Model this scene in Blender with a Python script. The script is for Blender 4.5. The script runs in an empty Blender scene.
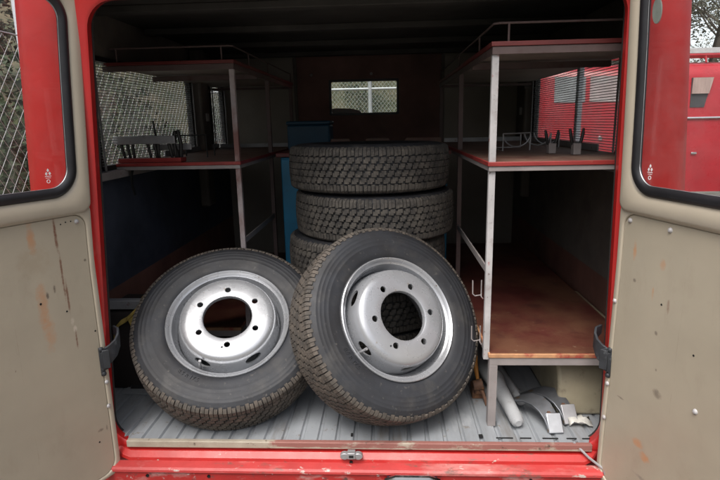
import bpy, bmesh, math, random
from mathutils import Vector, Matrix
random.seed(7)
R = math.radians
sc = bpy.context.scene
col = sc.collection
PI = math.pi

# ------------------------------------------------------------------ materials
def nodes_of(name):
    m = bpy.data.materials.new(name); m.use_nodes = True
    nt = m.node_tree; nt.nodes.clear()
    out = nt.nodes.new('ShaderNodeOutputMaterial')
    b = nt.nodes.new('ShaderNodeBsdfPrincipled')
    nt.links.new(b.outputs[0], out.inputs[0])
    return m, nt, b, out

def rgba(c): return (c[0], c[1], c[2], 1)

def ramp(nt, src, p0, p1):
    r = nt.nodes.new('ShaderNodeMapRange'); r.clamp = True
    r.inputs[1].default_value = p0; r.inputs[2].default_value = p1
    nt.links.new(src, r.inputs[0]); return r.outputs[0]

def noise(nt, scale, detail=4, rough=.55, stretch=None, coord='Object', off=0):
    tc = nt.nodes.new('ShaderNodeTexCoord'); src = tc.outputs[coord]
    if stretch or off:
        mp = nt.nodes.new('ShaderNodeMapping')
        mp.inputs['Scale'].default_value = stretch or (1, 1, 1)
        mp.inputs['Location'].default_value = (off, off * .7, off * 1.3)
        nt.links.new(src, mp.inputs[0]); src = mp.outputs[0]
    n = nt.nodes.new('ShaderNodeTexNoise')
    n.inputs['Scale'].default_value = scale; n.inputs['Detail'].default_value = detail
    n.inputs['Roughness'].default_value = rough
    nt.links.new(src, n.inputs['Vector']); return n.outputs['Fac']

def mix(nt, fac, a, b):
    m = nt.nodes.new('ShaderNodeMix'); m.data_type = 'RGBA'
    for sock, v in ((m.inputs[0], fac), (m.inputs[6], a), (m.inputs[7], b)):
        if isinstance(v, (tuple, list)): sock.default_value = rgba(v)
        elif isinstance(v, (int, float)): sock.default_value = v
        else: nt.links.new(v, sock)
    return m.outputs[2]

def math_(nt, op, a, b=0.0):
    m = nt.nodes.new('ShaderNodeMath'); m.operation = op
    for s, v in ((m.inputs[0], a), (m.inputs[1], b)):
        if isinstance(v, (int, float)): s.default_value = v
        else: nt.links.new(v, s)
    return m.outputs[0]

def bump(nt, b, h, strength, dist=.01):
    bp = nt.nodes.new('ShaderNodeBump'); bp.inputs['Strength'].default_value = strength
    bp.inputs['Distance'].default_value = dist
    nt.links.new(h, bp.inputs['Height']); nt.links.new(bp.outputs[0], b.inputs['Normal'])

def mat(name, base, rough=.6, metal=0, vscale=6, var=.25, bscale=60, bstr=.08, bdist=.003,
        layers=(), stretch=None, spec=None, coat=0):
    """layers: (colour, noise scale, lo, hi, stretch) worn / stained patches"""
    m, nt, b, out = nodes_of(name)
    n = noise(nt, vscale, 5, .6, stretch)
    d = [max(0, c * (1 - var)) for c in base]; l = [min(1, c * (1 + var)) for c in base]
    c = mix(nt, ramp(nt, n, .3, .7), tuple(d), tuple(l))
    for i, (lc, ls, lo, hi, st) in enumerate(layers):
        f = ramp(nt, noise(nt, ls, 6, .65, st, off=3.1 * (i + 1)), lo, hi)
        c = mix(nt, f, c, lc)
    nt.links.new(c, b.inputs['Base Color'])
    b.inputs['Metallic'].default_value = metal
    rr = nt.nodes.new('ShaderNodeMapRange')
    rr.inputs[3].default_value = max(.02, rough - .1); rr.inputs[4].default_value = min(1, rough + .1)
    nt.links.new(noise(nt, vscale * 2.7, 3), rr.inputs[0]); nt.links.new(rr.outputs[0], b.inputs['Roughness'])
    if spec is not None: b.inputs['Specular IOR Level'].default_value = spec
    if coat: b.inputs['Coat Weight'].default_value = coat
    if bstr: bump(nt, b, noise(nt, bscale, 3, .6, stretch), bstr, bdist)
    return m

def pane_mat(name, tint, haze=.03, tintmix=None):
    m, nt, b, out = nodes_of(name)
    nt.nodes.remove(b)
    tr = nt.nodes.new('ShaderNodeBsdfTransparent'); tr.inputs[0].default_value = rgba(tint)
    gl = nt.nodes.new('ShaderNodeBsdfGlossy'); gl.inputs['Roughness'].default_value = .02
    d1 = nt.nodes.new('ShaderNodeBsdfDiffuse'); d1.inputs[0].default_value = (.7, .7, .68, 1)
    d2 = nt.nodes.new('ShaderNodeBsdfTranslucent'); d2.inputs[0].default_value = (.7, .7, .68, 1)
    df = nt.nodes.new('ShaderNodeMixShader'); df.inputs[0].default_value = .5
    nt.links.new(d1.outputs[0], df.inputs[1]); nt.links.new(d2.outputs[0], df.inputs[2])
    lw = nt.nodes.new('ShaderNodeLayerWeight'); lw.inputs[0].default_value = .5
    fr = math_(nt, 'ADD', math_(nt, 'MULTIPLY', math_(nt, 'POWER', lw.outputs['Facing'], 5.0), .9), .03)
    a = nt.nodes.new('ShaderNodeMixShader'); nt.links.new(fr, a.inputs[0])
    nt.links.new(tr.outputs[0], a.inputs[1]); nt.links.new(gl.outputs[0], a.inputs[2])
    h = nt.nodes.new('ShaderNodeMixShader')
    f = ramp(nt, noise(nt, 5, 5, .7), .35, .9)
    nt.links.new(math_(nt, 'MULTIPLY', f, haze * 2.2), h.inputs[0])
    nt.links.new(a.outputs[0], h.inputs[1]); nt.links.new(df.outputs[0], h.inputs[2])
    nt.links.new(h.outputs[0], out.inputs[0])
    return m

def door_mat(name, spots, streaks=()):
    """beige gloss paint with rust and scrape marks at given door-local places (u, z, ru, rz, colour)"""
    m, nt, b, out = nodes_of(name)
    base = (.385, .338, .258)
    c = mix(nt, ramp(nt, noise(nt, 1.6, 5, .6), .3, .7), tuple(x * .86 for x in base), tuple(x * 1.08 for x in base))
    grime = ramp(nt, noise(nt, 9, 8, .75, (1, 1, .45)), .55, .8)
    c = mix(nt, math_(nt, 'MULTIPLY', grime, .35), c, (.25, .2, .14))
    speck = ramp(nt, noise(nt, 38, 4, .7), .72, .77)
    c = mix(nt, math_(nt, 'MULTIPLY', speck, .75), c, (.10, .07, .05))
    tc = nt.nodes.new('ShaderNodeTexCoord'); sp = nt.nodes.new('ShaderNodeSeparateXYZ')
    nt.links.new(tc.outputs['Object'], sp.inputs[0])
    wob = noise(nt, 34, 6, .75)
    for (u, z, ru, rz, cc, st) in spots:
        du = math_(nt, 'DIVIDE', math_(nt, 'SUBTRACT', sp.outputs[0], u), ru)
        dz = math_(nt, 'DIVIDE', math_(nt, 'SUBTRACT', sp.outputs[2], z), rz)
        d = math_(nt, 'ADD', math_(nt, 'MULTIPLY', du, du), math_(nt, 'MULTIPLY', dz, dz))
        d = math_(nt, 'ADD', d, math_(nt, 'MULTIPLY', math_(nt, 'SUBTRACT', wob, .5), 5.0))
        inv = ramp(nt, d, 1.5, -.1)
        c = mix(nt, math_(nt, 'MULTIPLY', inv, st), c, cc)
    nt.links.new(c, b.inputs['Base Color'])
    scr = ramp(nt, noise(nt, 5, 8, .8, (6, 1, .22), off=9.2), .66, .70)
    c = mix(nt, math_(nt, 'MULTIPLY', scr, .45), c, (.20, .15, .10))
    nt.links.new(c, b.inputs['Base Color'])
    nt.links.new(ramp(nt, noise(nt, 6, 6, .7), -.3, 1.6), b.inputs['Roughness'])
    hh = math_(nt, 'ADD', noise(nt, 4.5, 3, .45), math_(nt, 'MULTIPLY', noise(nt, 60, 4, .7), .02))
    bump(nt, b, hh, .30, .012)
    return m

M = {}
M['red'] = mat('red_paint', (.42, .016, .015), .36, 0, 3, .14, 25, .05, layers=[((.45, .06, .05), 9, .62, .85, None), ((.20, .05, .035), 34, .72, .78, None)], coat=.2)
M['red_sill'] = mat('worn_red_sill', (.41, .019, .017), .38, 0, 5, .15, 60, .12,
    layers=[((.50, .10, .085), 9, .56, .78, (.35, 1, 1)), ((.10, .05, .035), 30, .60, .70, (.3, 1, 1)), ((.40, .33, .28), 46, .66, .70, (.5, 1, 1))])
M['red_ledge'] = mat('scuffed_red_ledge', (.40, .04, .038), .45, 0, 7, .18, 60, .15,
    layers=[((.50, .22, .20), 11, .48, .72, (.35, 1, 1)), ((.15, .07, .055), 28, .58, .68, (.4, 1, 1)), ((.46, .40, .36), 38, .62, .68, (.5, 1, 1))])
M['red_apron'] = mat('dull_red_apron', (.36, .02, .018), .42, 0, 5, .2, 40, .12,
    layers=[((.42, .26, .24), 13, .54, .70, (.5, 1, 1.2)), ((.10, .05, .045), 30, .58, .70, None), ((.45, .42, .40), 26, .64, .70, None)])
M['beige'] = mat('beige_paint', (.40, .352, .275), .34, 0, 3, .1, 30, .05, layers=[((.20, .15, .10), 40, .70, .77, None)])
M['khaki'] = mat('khaki_paint', (.34, .30, .21), .5, 0, 6, .16, 40, .1, layers=[((.16, .13, .09), 14, .56, .74, None)])
M['rubber'] = mat('black_rubber', (.012, .012, .014), .42, 0, 8, .3, 80, .1)
M['strap'] = mat('perished_rubber', (.026, .029, .034), .55, 0, 14, .4, 90, .3, layers=[((.12, .13, .14), 30, .6, .75, None)])
M['wall_dark'] = mat('dark_lining', (.115, .10, .088), .7, 0, 4, .3, 40, .1, layers=[((.14, .115, .09), 8, .55, .75, None)])
M['wall_blue'] = mat('dark_blue_lining', (.045, .053, .075), .6, 0, 5, .35, 40, .1, layers=[((.10, .10, .10), 26, .64, .74, None)])
M['wall_beige'] = mat('grey_beige_lining', (.26, .235, .20), .6, 0, 3, .15, 40, .08)
M['pillar_dark'] = mat('near_black_trim', (.016, .011, .010), .75, 0, 4, .3, 40, .05)
M['ceiling'] = mat('black_ceiling', (.055, .051, .046), .8, 0, 4, .3, 40, .1)
M['maroon'] = mat('maroon_lining', (.15, .070, .054), .6, 0, 4, .3, 40, .1)
M['floor'] = mat('grey_floor_paint', (.265, .282, .30), .42, 0, 4, .12, 45, .1,
    layers=[((.19, .20, .207), 7, .5, .74, (1, .25, 1)), ((.15, .135, .12), 13, .56, .74, (1, .14, 1)), ((.16, .13, .10), 30, .62, .72, None), ((.38, .395, .41), 12, .6, .8, (1, .3, 1))])
def lip_mat():
    m, nt, b, out = nodes_of('worn_edge_strip')
    tc = nt.nodes.new('ShaderNodeTexCoord'); sp = nt.nodes.new('ShaderNodeSeparateXYZ'); nt.links.new(tc.outputs['Object'], sp.inputs[0])
    n1 = noise(nt, 9, 6, .7)
    cream = mix(nt, ramp(nt, n1, .35, .7), (.30, .255, .20), (.42, .375, .30))
    xx = math_(nt, 'ADD', sp.outputs[0], math_(nt, 'MULTIPLY', math_(nt, 'SUBTRACT', noise(nt, 5, 6, .7), .5), .5))
    zt = math_(nt, 'ADD', sp.outputs[2], math_(nt, 'MULTIPLY', math_(nt, 'SUBTRACT', noise(nt, 12, 5, .7), .5), .02))
    f = math_(nt, 'MULTIPLY', ramp(nt, xx, -.34, -.30), ramp(nt, zt, -.019, -.015))
    f = math_(nt, 'MULTIPLY', f, ramp(nt, noise(nt, 16, 6, .7, (.5, 1, 1)), .66, .56))
    c = mix(nt, math_(nt, 'MULTIPLY', f, .85), cream, (.24, .075, .065))
    c = mix(nt, ramp(nt, noise(nt, 30, 5, .7), .62, .70), c, (.08, .055, .04))
    nt.links.new(c, b.inputs['Base Color']); b.inputs['Roughness'].default_value = .6
    bump(nt, b, noise(nt, 50, 4, .7), .25, .003)
    return m
M['lip'] = lip_mat()
M['steel_grey'] = mat('grey_metal_paint', (.25, .225, .22), .5, .0, 8, .18, 50, .1,
    layers=[((.22, .06, .05), 26, .66, .72, None), ((.12, .08, .06), 40, .67, .73, None)])
M['grey_post'] = mat('reddish_grey_post', (.36, .32, .32), .5, 0, 5, .25, 50, .1,
    layers=[((.16, .07, .06), 5, .5, .66, (1, 1, .6)), ((.13, .10, .09), 36, .66, .73, None)])
M['shaded_primer'] = mat('shaded_brown_primer', (.095, .064, .06), .55, .0, 8, .2, 50, .1, layers=[((.07, .03, .028), 18, .58, .72, None)])  # brown primer, its colour darkened for the shade under the van roof
M['edge_dark'] = mat('dark_red_edge', (.13, .022, .02), .45, 0, 9, .2, 50, .1, layers=[((.16, .10, .07), 26, .64, .74, None)])  # darker copy of the red edging, with under-roof shade painted in
M['white_post'] = mat('pale_grey_post', (.40, .39, .39), .45, 0, 8, .18, 50, .1,
    layers=[((.28, .24, .23), 12, .54, .68, None), ((.30, .06, .05), 24, .63, .69, None), ((.13, .09, .08), 40, .62, .69, None)])
M['shelf_red'] = mat('worn_red_shelf', (.085, .022, .018), .4, 0, 5, .3, 60, .12,
    layers=[((.135, .060, .036), 3.2, .45, .62, (1, .8, 1)), ((.06, .02, .018), 9, .56, .72, None), ((.26, .18, .12), 38, .66, .74, None)])
M['shelf_top'] = mat('dusty_brown_shelf', (.15, .085, .06), .55, 0, 4, .25, 60, .1,
    layers=[((.10, .03, .025), 5, .5, .66, None), ((.24, .18, .13), 9, .58, .74, None)])
M['edge_red'] = mat('red_shelf_edge', (.25, .03, .027), .4, 0, 9, .2, 50, .1, layers=[((.30, .16, .10), 26, .62, .72, None)])
M['edge_ply'] = mat('bare_plywood_edge', (.42, .22, .11), .6, 0, 14, .3, 80, .15, layers=[((.30, .05, .035), 12, .5, .62, None)])
M['under_white'] = mat('pale_board_underside', (.30, .26, .22), .6, 0, 4, .15, 50, .08)
M['grille'] = mat('dark_grille_wire', (.26, .262, .265), .5, .2, 8, .2, 0, 0)
M['black_metal'] = mat('black_metal', (.018, .018, .018), .5, .2, 10, .3, 60, .1)
M['bar_metal'] = mat('bare_grey_bar', (.36, .36, .37), .45, .55, 10, .2, 60, .1, layers=[((.2, .11, .08), 30, .62, .72, None)])
M['galv'] = mat('galvanised_steel', (.55, .56, .57), .5, .2, 14, .15, 0, 0)
M['pole_paint'] = mat('pale_blue_grey_paint', (.62, .66, .72), .5, .0, 10, .1, 60, .06)
M['galv_post'] = mat('galvanised_post', (.48, .49, .51), .5, .3, 10, .12, 60, .06)
M['rust'] = mat('rusty_iron', (.10, .05, .03), .75, .2, 14, .45, 60, .3, layers=[((.25, .12, .05), 30, .5, .66, None)])
M['dark_steel'] = mat('oily_steel', (.20, .21, .225), .34, .75, 9, .3, 60, .12, layers=[((.22, .15, .08), 20, .62, .72, None)])
M['bright_steel'] = mat('machined_steel', (.44, .46, .49), .32, .85, 20, .1, 80, .05)
M['chrome'] = mat('chrome', (.75, .76, .78), .12, 1, 10, .05, 0, 0)
M['rim'] = mat('silver_wheel_paint', (.43, .443, .465), .28, .55, 5, .10, 60, .06,
    layers=[((.42, .425, .44), 7, .50, .80, None), ((.30, .25, .20), 34, .67, .72, None), ((.16, .10, .07), 70, .68, .73, None)])
M['rim_back'] = M['rim']
M['blue'] = mat('blue_cabinet_paint', (.022, .21, .38), .5, 0, 4, .2, 40, .08, layers=[((.04, .05, .06), 12, .6, .74, None)])
M['blue_dark'] = mat('dark_blue_box_paint', (.012, .06, .11), .55, 0, 4, .2, 40, .08)
M['strap_yellow'] = mat('yellow_webbing', (.34, .25, .06), .8, 0, 30, .3, 160, .4, layers=[((.12, .09, .04), 16, .55, .7, None)])
M['orange'] = mat('orange_handle', (.46, .19, .03), .55, 0, 14, .25, 60, .1, layers=[((.15, .09, .05), 24, .58, .7, None)])
M['paper'] = mat('crumpled_plastic', (.55, .54, .50), .4, 0, 20, .15, 60, .4)
M['stuff_grey'] = mat('grey_hose_paint', (.36, .37, .38), .45, 0, 9, .15, 50, .1, layers=[((.2, .19, .18), 18, .6, .72, None)])
M['dark_hole'] = mat('hole_shade_black', (.006, .006, .006), .9, 0, 5, .2, 0, 0)  # flat black painted for the unlit insides of holes, slots and wheel wells
M['glass'] = pane_mat('clear_pane', (.93, .95, .94), .05)
M['glass_side'] = pane_mat('hazy_side_pane', (.88, .90, .89), .13)
M['glass_dusty'] = pane_mat('dusty_pane', (.93, .93, .92), .035)
M['etch'] = mat('white_etching', (.72, .72, .72), .6, 0, 5, .05, 0, 0)
M['sticker'] = mat('grey_green_sticker', (.30, .34, .31), .6, 0, 20, .2, 0, 0)
M['navy_lens'] = mat('dark_lamp_lens', (.03, .045, .08), .12, 0, 5, .2, 0, 0)
M['seat'] = mat('black_seat_vinyl', (.02, .02, .022), .55, 0, 8, .2, 60, .1)
M['bark'] = mat('grey_bark', (.13, .11, .09), .9, 0, 20, .3, 60, .5, stretch=(1, 1, .25))
M['truck_red'] = mat('faded_red_coachwork', (.40, .020, .03), .3, 0, 3, .1, 20, .03, coat=.2)
M['truck_glass'] = mat('sky_reflection_glass', (.30, .31, .32), .08, 0, 3, .3, 0, 0)  # pale grey is reflected sky painted into the pane colour
M['truck_glass_reflect'] = mat('pinkish_reflection_glass', (.42, .34, .34), .08, 0, 4, .25, 0, 0, layers=[((.40, .38, .38), 6, .5, .6, (.2, 1, 3))])  # pinkish grey bands are reflections painted into the pane colour
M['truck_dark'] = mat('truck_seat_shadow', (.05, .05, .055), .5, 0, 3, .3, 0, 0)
M['curtain'] = mat('pinkish_blind', (.40, .30, .27), .8, 0, 30, .2, 40, .2, stretch=(1, 1, .1))

# tyre materials: sidewall rubber, dusty tread rubber
M['sidewall'] = mat('tyre_sidewall', (.021, .023, .028), .62, 0, 9, .25, 120, .14, .0015,
    layers=[((.016, .016, .018), 5, .46, .66, None), ((.048, .046, .044), 8, .54, .74, None), ((.085, .08, .074), 46, .62, .72, None)])
def tread_mat(name, a, b_, dust):
    return mat(name, a, .8, 0, 26, .35, 160, .25, .002, layers=[(b_, 18, .42, .62, None), (dust, 60, .56, .70, None)])
M['tread'] = tread_mat('dusty_tread', (.058, .051, .044), (.100, .083, .068), (.15, .125, .10))
M['tread_old'] = tread_mat('grey_dusty_tread', (.050, .046, .042), (.095, .085, .073), (.14, .125, .105))

def leaf_mat(name, a, b_, c_):
    m, nt, b, out = nodes_of(name)
    at = nt.nodes.new('ShaderNodeAttribute'); at.attribute_name = 'tone'
    c = mix(nt, ramp(nt, at.outputs['Fac'], 0, .5), a, b_)
    c = mix(nt, ramp(nt, at.outputs['Fac'], .5, 1), c, c_)
    nt.links.new(c, b.inputs['Base Color']); b.inputs['Roughness'].default_value = .7
    return m
M['leaf'] = leaf_mat('bush_leaves', (.020, .040, .015), (.045, .070, .026), (.10, .125, .05))
M['conifer'] = leaf_mat('conifer_needles', (.014, .030, .014), (.03, .055, .025), (.07, .09, .05))
M['twigleaf'] = leaf_mat('sparse_grey_leaves', (.10, .11, .08), (.17, .18, .13), (.26, .26, .20))
M['drygrass'] = leaf_mat('dry_grass_blades', (.06, .075, .03), (.20, .16, .09), (.33, .27, .17))

def ground_mat():
    m, nt, b, out = nodes_of('gravel_and_grass')
    g = mix(nt, ramp(nt, noise(nt, 30, 6, .7), .3, .7), (.13, .12, .105), (.26, .245, .22))
    geo = nt.nodes.new('ShaderNodeNewGeometry'); sp = nt.nodes.new('ShaderNodeSeparateXYZ')
    nt.links.new(geo.outputs['Position'], sp.inputs[0])
    grass = mix(nt, ramp(nt, noise(nt, 1.1, 6, .7), .35, .65), (.12, .10, .06), (.035, .05, .022))
    grass = mix(nt, ramp(nt, noise(nt, 9, 6, .75), .55, .8), grass, (.20, .165, .10))
    hgt = math_(nt, 'ADD', sp.outputs[2], math_(nt, 'MULTIPLY', noise(nt, 2.5, 4), .5))
    c = mix(nt, ramp(nt, hgt, -.42, -.25), g, grass)
    nt.links.new(c, b.inputs['Base Color']); b.inputs['Roughness'].default_value = .9
    bump(nt, b, noise(nt, 40, 6, .7), .6, .03)
    return m
M['ground'] = ground_mat()

# ------------------------------------------------------------------ mesh builder
class MB:
    def __init__(s): s.v = []; s.f = []; s.m = []; s.tone = None
    def add(s, vs, fs, mi=0, T=None):
        o = len(s.v)
        for p in vs: s.v.append(tuple(T @ Vector(p)) if T is not None else tuple(p))
        for f in fs: s.f.append(tuple(i + o for i in f)); s.m.append(mi)
        return s
    def box(s, x0, x1, y0, y1, z0, z1, mi=0, T=None):
        vs = [(x, y, z) for z in (z0, z1) for y in (y0, y1) for x in (x0, x1)]
        fs = [(0, 2, 3, 1), (4, 5, 7, 6), (0, 1, 5, 4), (2, 6, 7, 3), (0, 4, 6, 2), (1, 3, 7, 5)]
        return s.add(vs, fs, mi, T)
    def loft(s, loops, mi=0, closed=True, cap0=False, cap1=False, T=None):
        n = len(loops[0]); vs = [p for l in loops for p in l]; fs = []
        for k in range(len(loops) - 1):
            for i in range(n if closed else n - 1):
                j = (i + 1) % n
                fs.append((k * n + i, k * n + j, (k + 1) * n + j, (k + 1) * n + i))
        if cap0: fs.append(tuple(range(n - 1, -1, -1)))
        if cap1: fs.append(tuple((len(loops) - 1) * n + i for i in range(n)))
        return s.add(vs, fs, mi, T)
    def lathe(s, prof, seg=64, mi=0, closed=False, T=None):
        n = len(prof); vs = []; fs = []
        for k in range(seg):
            a = 2 * PI * k / seg
            for r, h in prof: vs.append((r * math.cos(a), r * math.sin(a), h))
        for k in range(seg):
            k2 = (k + 1) % seg
            for i in range(n if closed else n - 1):
                j = (i + 1) % n
                fs.append((k * n + i, k2 * n + i, k2 * n + j, k * n + j))
        return s.add(vs, fs, mi, T)
    def tube(s, pts, r, n=8, mi=0, cap=True, T=None, up=None, sx=1, sy=1, phase=0):
        P = [Vector(p) for p in pts]; loops = []
        rs = r if isinstance(r, (list, tuple)) else [r] * len(P)
        u = None
        for i, p in enumerate(P):
            t = (P[min(i + 1, len(P) - 1)] - P[max(i - 1, 0)]).normalized()
            if u is None:
                ref = Vector(up) if up else (Vector((0, 0, 1)) if abs(t.z) < .9 else Vector((1, 0, 0)))
                u = (ref - t * ref.dot(t)).normalized()
            else: u = (u - t * u.dot(t)).normalized()
            w = t.cross(u)
            loops.append([p + u * (math.cos(2 * PI * k / n + phase) * rs[i] * sx) + w * (math.sin(2 * PI * k / n + phase) * rs[i] * sy) for k in range(n)])
        return s.loft(loops, mi, True, cap, cap, T)
    def strip(s, pts, half, thick, across, mi=0, T=None):
        """flat band swept along pts; across = width direction, half = half widths"""
        P = [Vector(p) for p in pts]; A = Vector(across).normalized(); loops = []
        hs = half if isinstance(half, (list, tuple)) else [half] * len(P)
        for i, p in enumerate(P):
            t = (P[min(i + 1, len(P) - 1)] - P[max(i - 1, 0)]).normalized()
            n = t.cross(A).normalized()
            loops.append([p + A * hs[i] + n * thick / 2, p - A * hs[i] + n * thick / 2, p - A * hs[i] - n * thick / 2, p + A * hs[i] - n * thick / 2])
        return s.loft(loops, mi, True, True, True, T)
    def prism(s, poly, h0, h1, axis='z', mi=0, T=None):
        def q(a, b, h): return {'z': (a, b, h), 'y': (a, h, b), 'x': (h, a, b)}[axis]
        n = len(poly)
        vs = [q(a, b, h0) for a, b in poly] + [q(a, b, h1) for a, b in poly]
        fs = [tuple(range(n - 1, -1, -1)), tuple(range(n, 2 * n))] + [(i, (i + 1) % n, n + (i + 1) % n, n + i) for i in range(n)]
        return s.add(vs, fs, mi, T)
    def build(s, name, mats, parent=None, smooth=True, angle=35, bevel=0, label=None, kind=None):
        me = bpy.data.meshes.new(name)
        me.from_pydata(s.v, [], s.f); 
        mats = mats if isinstance(mats, (list, tuple)) else [mats]
        for m in mats: me.materials.append(M[m] if isinstance(m, str) else m)
        me.polygons.foreach_set('material_index', s.m)
        bm = bmesh.new(); bm.from_mesh(me); bmesh.ops.recalc_face_normals(bm, faces=bm.faces); bm.to_mesh(me); bm.free()
        if smooth:
            me.polygons.foreach_set('use_smooth', [True] * len(me.polygons))
            me.set_sharp_from_angle(angle=R(angle))
        if s.tone:
            at = me.attributes.new('tone', 'FLOAT', 'POINT'); at.data.foreach_set('value', s.tone)
        me.update()
        o = bpy.data.objects.new(name, me); col.objects.link(o)
        if parent is not None: o.parent = parent
        if bevel:
            b = o.modifiers.new('edge', 'BEVEL'); b.width = bevel; b.segments = 2; b.limit_method = 'ANGLE'; b.angle_limit = R(40)
        if label: o['label'] = label
        if kind: o['kind'] = kind
        return o

def tag(o, label, cat, group=None):
    o['label'] = label; o['category'] = cat
    if group: o['group'] = group
    return o
def thing(name, label, cat, loc=(0, 0, 0), group=None):
    o = bpy.data.objects.new(name, None); o.empty_display_size = .1; col.objects.link(o); o.location = loc
    return tag(o, label, cat, group)
def copy_tree(o, parent=None):
    c = o.copy(); col.objects.link(c)
    if parent is not None: c.parent = parent
    for ch in list(o.children): copy_tree(ch, c)
    return c
def rr(zb, zt, wb, wt, r, n=8, lean=0.0):
    """tapered rounded rectangle in x,z; returns 4*(n+1) points"""
    def hw(z): return wb + (wt - wb) * (z - zb) / (zt - zb)
    pts = []
    for cx, cz, a0 in ((1, zb + r, -90), (1, zt - r, 0), (-1, zt - r, 90), (-1, zb + r, 180)):
        x0 = (hw(cz) - r) * cx
        for k in range(n + 1):
            a = R(a0 + 90 * k / n); zz = cz + r * math.sin(a); pts.append((x0 + r * math.cos(a) + lean * zz, zz))
    return pts
def rect_uz(u0, u1, z0, z1, r, n=8, m=6):
    cs = ((u1 - r, z0 + r, -90), (u1 - r, z1 - r, 0), (u0 + r, z1 - r, 90), (u0 + r, z0 + r, 180)); raw = []
    for cx, cz, a0 in cs:
        raw.append([(cx + r * math.cos(R(a0 + 90 * k / n)), cz + r * math.sin(R(a0 + 90 * k / n))) for k in range(n + 1)])
    pts = []
    for q in range(4):
        pts += raw[q]; a, b_ = raw[q][-1], raw[(q + 1) % 4][0]
        pts += [(a[0] + (b_[0] - a[0]) * k / m, a[1] + (b_[1] - a[1]) * k / m) for k in range(1, m)]
    return pts

GZ = -.65      # ground level below the cargo floor

# ------------------------------------------------------------------ THE VAN
van = thing('fire_van', 'red van with its rear doors open and grey ribbed cargo floor full of shelves', 'van', (0, 0, GZ))
def vb(mb, name, mats, parent=None, **k):
    o = mb.build(name, mats, None, **k)
    p = parent or van
    o.parent = p
    if p is van: o.location = (0, 0, -GZ)
    return o

# rear frame, red, rounded corners
op = lambda y, g=0: [(x - .015 + (.014 * max(0.0, 1 - z / .7) if x < 0 else 0), y, z) for x, z in rr(-.012 - g, 1.512 + g, .895 + g, .822 + g, .085, 8, .027)]
ou = lambda y, g, wb=1.175, wt=1.045: [(x, y, z) for x, z in rr(-.14 + g, 1.80 - g, wb - g, wt - g, .16)]
b = MB()
b.loft([op(.04, .006), op(.016, .002), op(.004, .0), op(-.002, .006), ou(-.002, .12), ou(.004, .07), ou(.03, .022), ou(.075, 0), ou(.16, .0), ou(.34, .02, 1.185, 1.15)])
vb(b, 'rear_frame', 'red', angle=50)
# dark rubber door seal just inside the jamb
b = MB()
pts = op(.06, .016)
b.tube(pts + pts[:1], .006, 6, cap=False)
vb(b, 'opening_seal', 'pillar_dark')

# sill and apron below the floor edge
b = MB()
pro = [(.03, -.033), (-.012, -.036), (-.031, -.052), (-.034, -.063)]
b.loft([[(x, .03 + (y - .03) * k, z + dz) for y, z in pro] for x, dz, k in ((-.885, .030, .42), (-.870, .016, .6), (-.850, .006, .85), (-.82, 0, 1), (-.4, 0, 1), (0, 0, 1), (.4, 0, 1), (.81, 0, 1), (.835, .006, .85), (.855, .016, .6), (.868, .030, .42))], closed=False)
vb(b, 'sill', 'red_sill', angle=25)
b = MB()
pro = [(-.034, -.062), (-.038, -.0625), (-.062, -.071), (-.068, -.078), (-.069, -.086)]
b.loft([[(x, y, z) for y, z in pro] for x in (-.875, -.4, 0, .4, .875)], closed=False)
vb(b, 'sill_ledge', 'red_ledge', angle=25)
b = MB()
pro = [(-.060, -.086), (-.060, -.20), (-.045, -.34), (.05, -.36)]
b.loft([[(x, y, z) for y, z in pro] for x in (-1.1, -.6, 0, .6, 1.1)], closed=False)
vb(b, 'rear_apron', 'red_apron', angle=25)
# small black screw holes in the apron
b = MB()
for x in (-.745, -.52, .62):
    b = MB(); b.lathe([(0, .0), (.006, 0), (.006, .003)], 10, T=Matrix.Translation((x, -.0605, -.105)) @ Matrix.Rotation(R(90), 4, 'X'))
    vb(b, 'screw_hole', 'dark_hole')

# number plate lamp at the bottom edge
b = MB(); b.tube([(.105, -.085, -.13), (.118, -.085, -.096), (.15, -.085, -.085), (.265, -.085, -.085), (.297, -.085, -.096), (.31, -.085, -.13)], .011, 8)
lamp = vb(b, 'plate_lamp', 'chrome')
b = MB(); b.box(.118, .297, -.094, -.058, -.17, -.092)
b.build('lamp_lens', 'navy_lens', lamp, bevel=.006)

# latch striker in the middle of the sill
b = MB()
for s in (-1, 1):
    c = -.006 + s * .024
    poly = [(c + .017 * math.cos(2 * PI * k / 16) * .95, -.0305 + .0125 * math.sin(2 * PI * k / 16)) for k in range(16)]
    b.prism(poly, -.047, -.028, 'y')
b.box(-.020, .008, -.052, -.026, -.038, -.014)
st = vb(b, 'latch_striker', 'bar_metal', bevel=.002)
b = MB(); b.box(-.014, .002, -.0535, -.050, -.031, -.022); b.build('latch_slot', 'dark_hole', st)
b = MB(); b.lathe([(0, 0), (.006, 0), (.006, .004)], 12, T=Matrix.Translation((-.008, -.036, -.0585)) @ Matrix.Rotation(R(75), 4, 'X')); vb(b, 'lock_hole', 'dark_hole')

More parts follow.
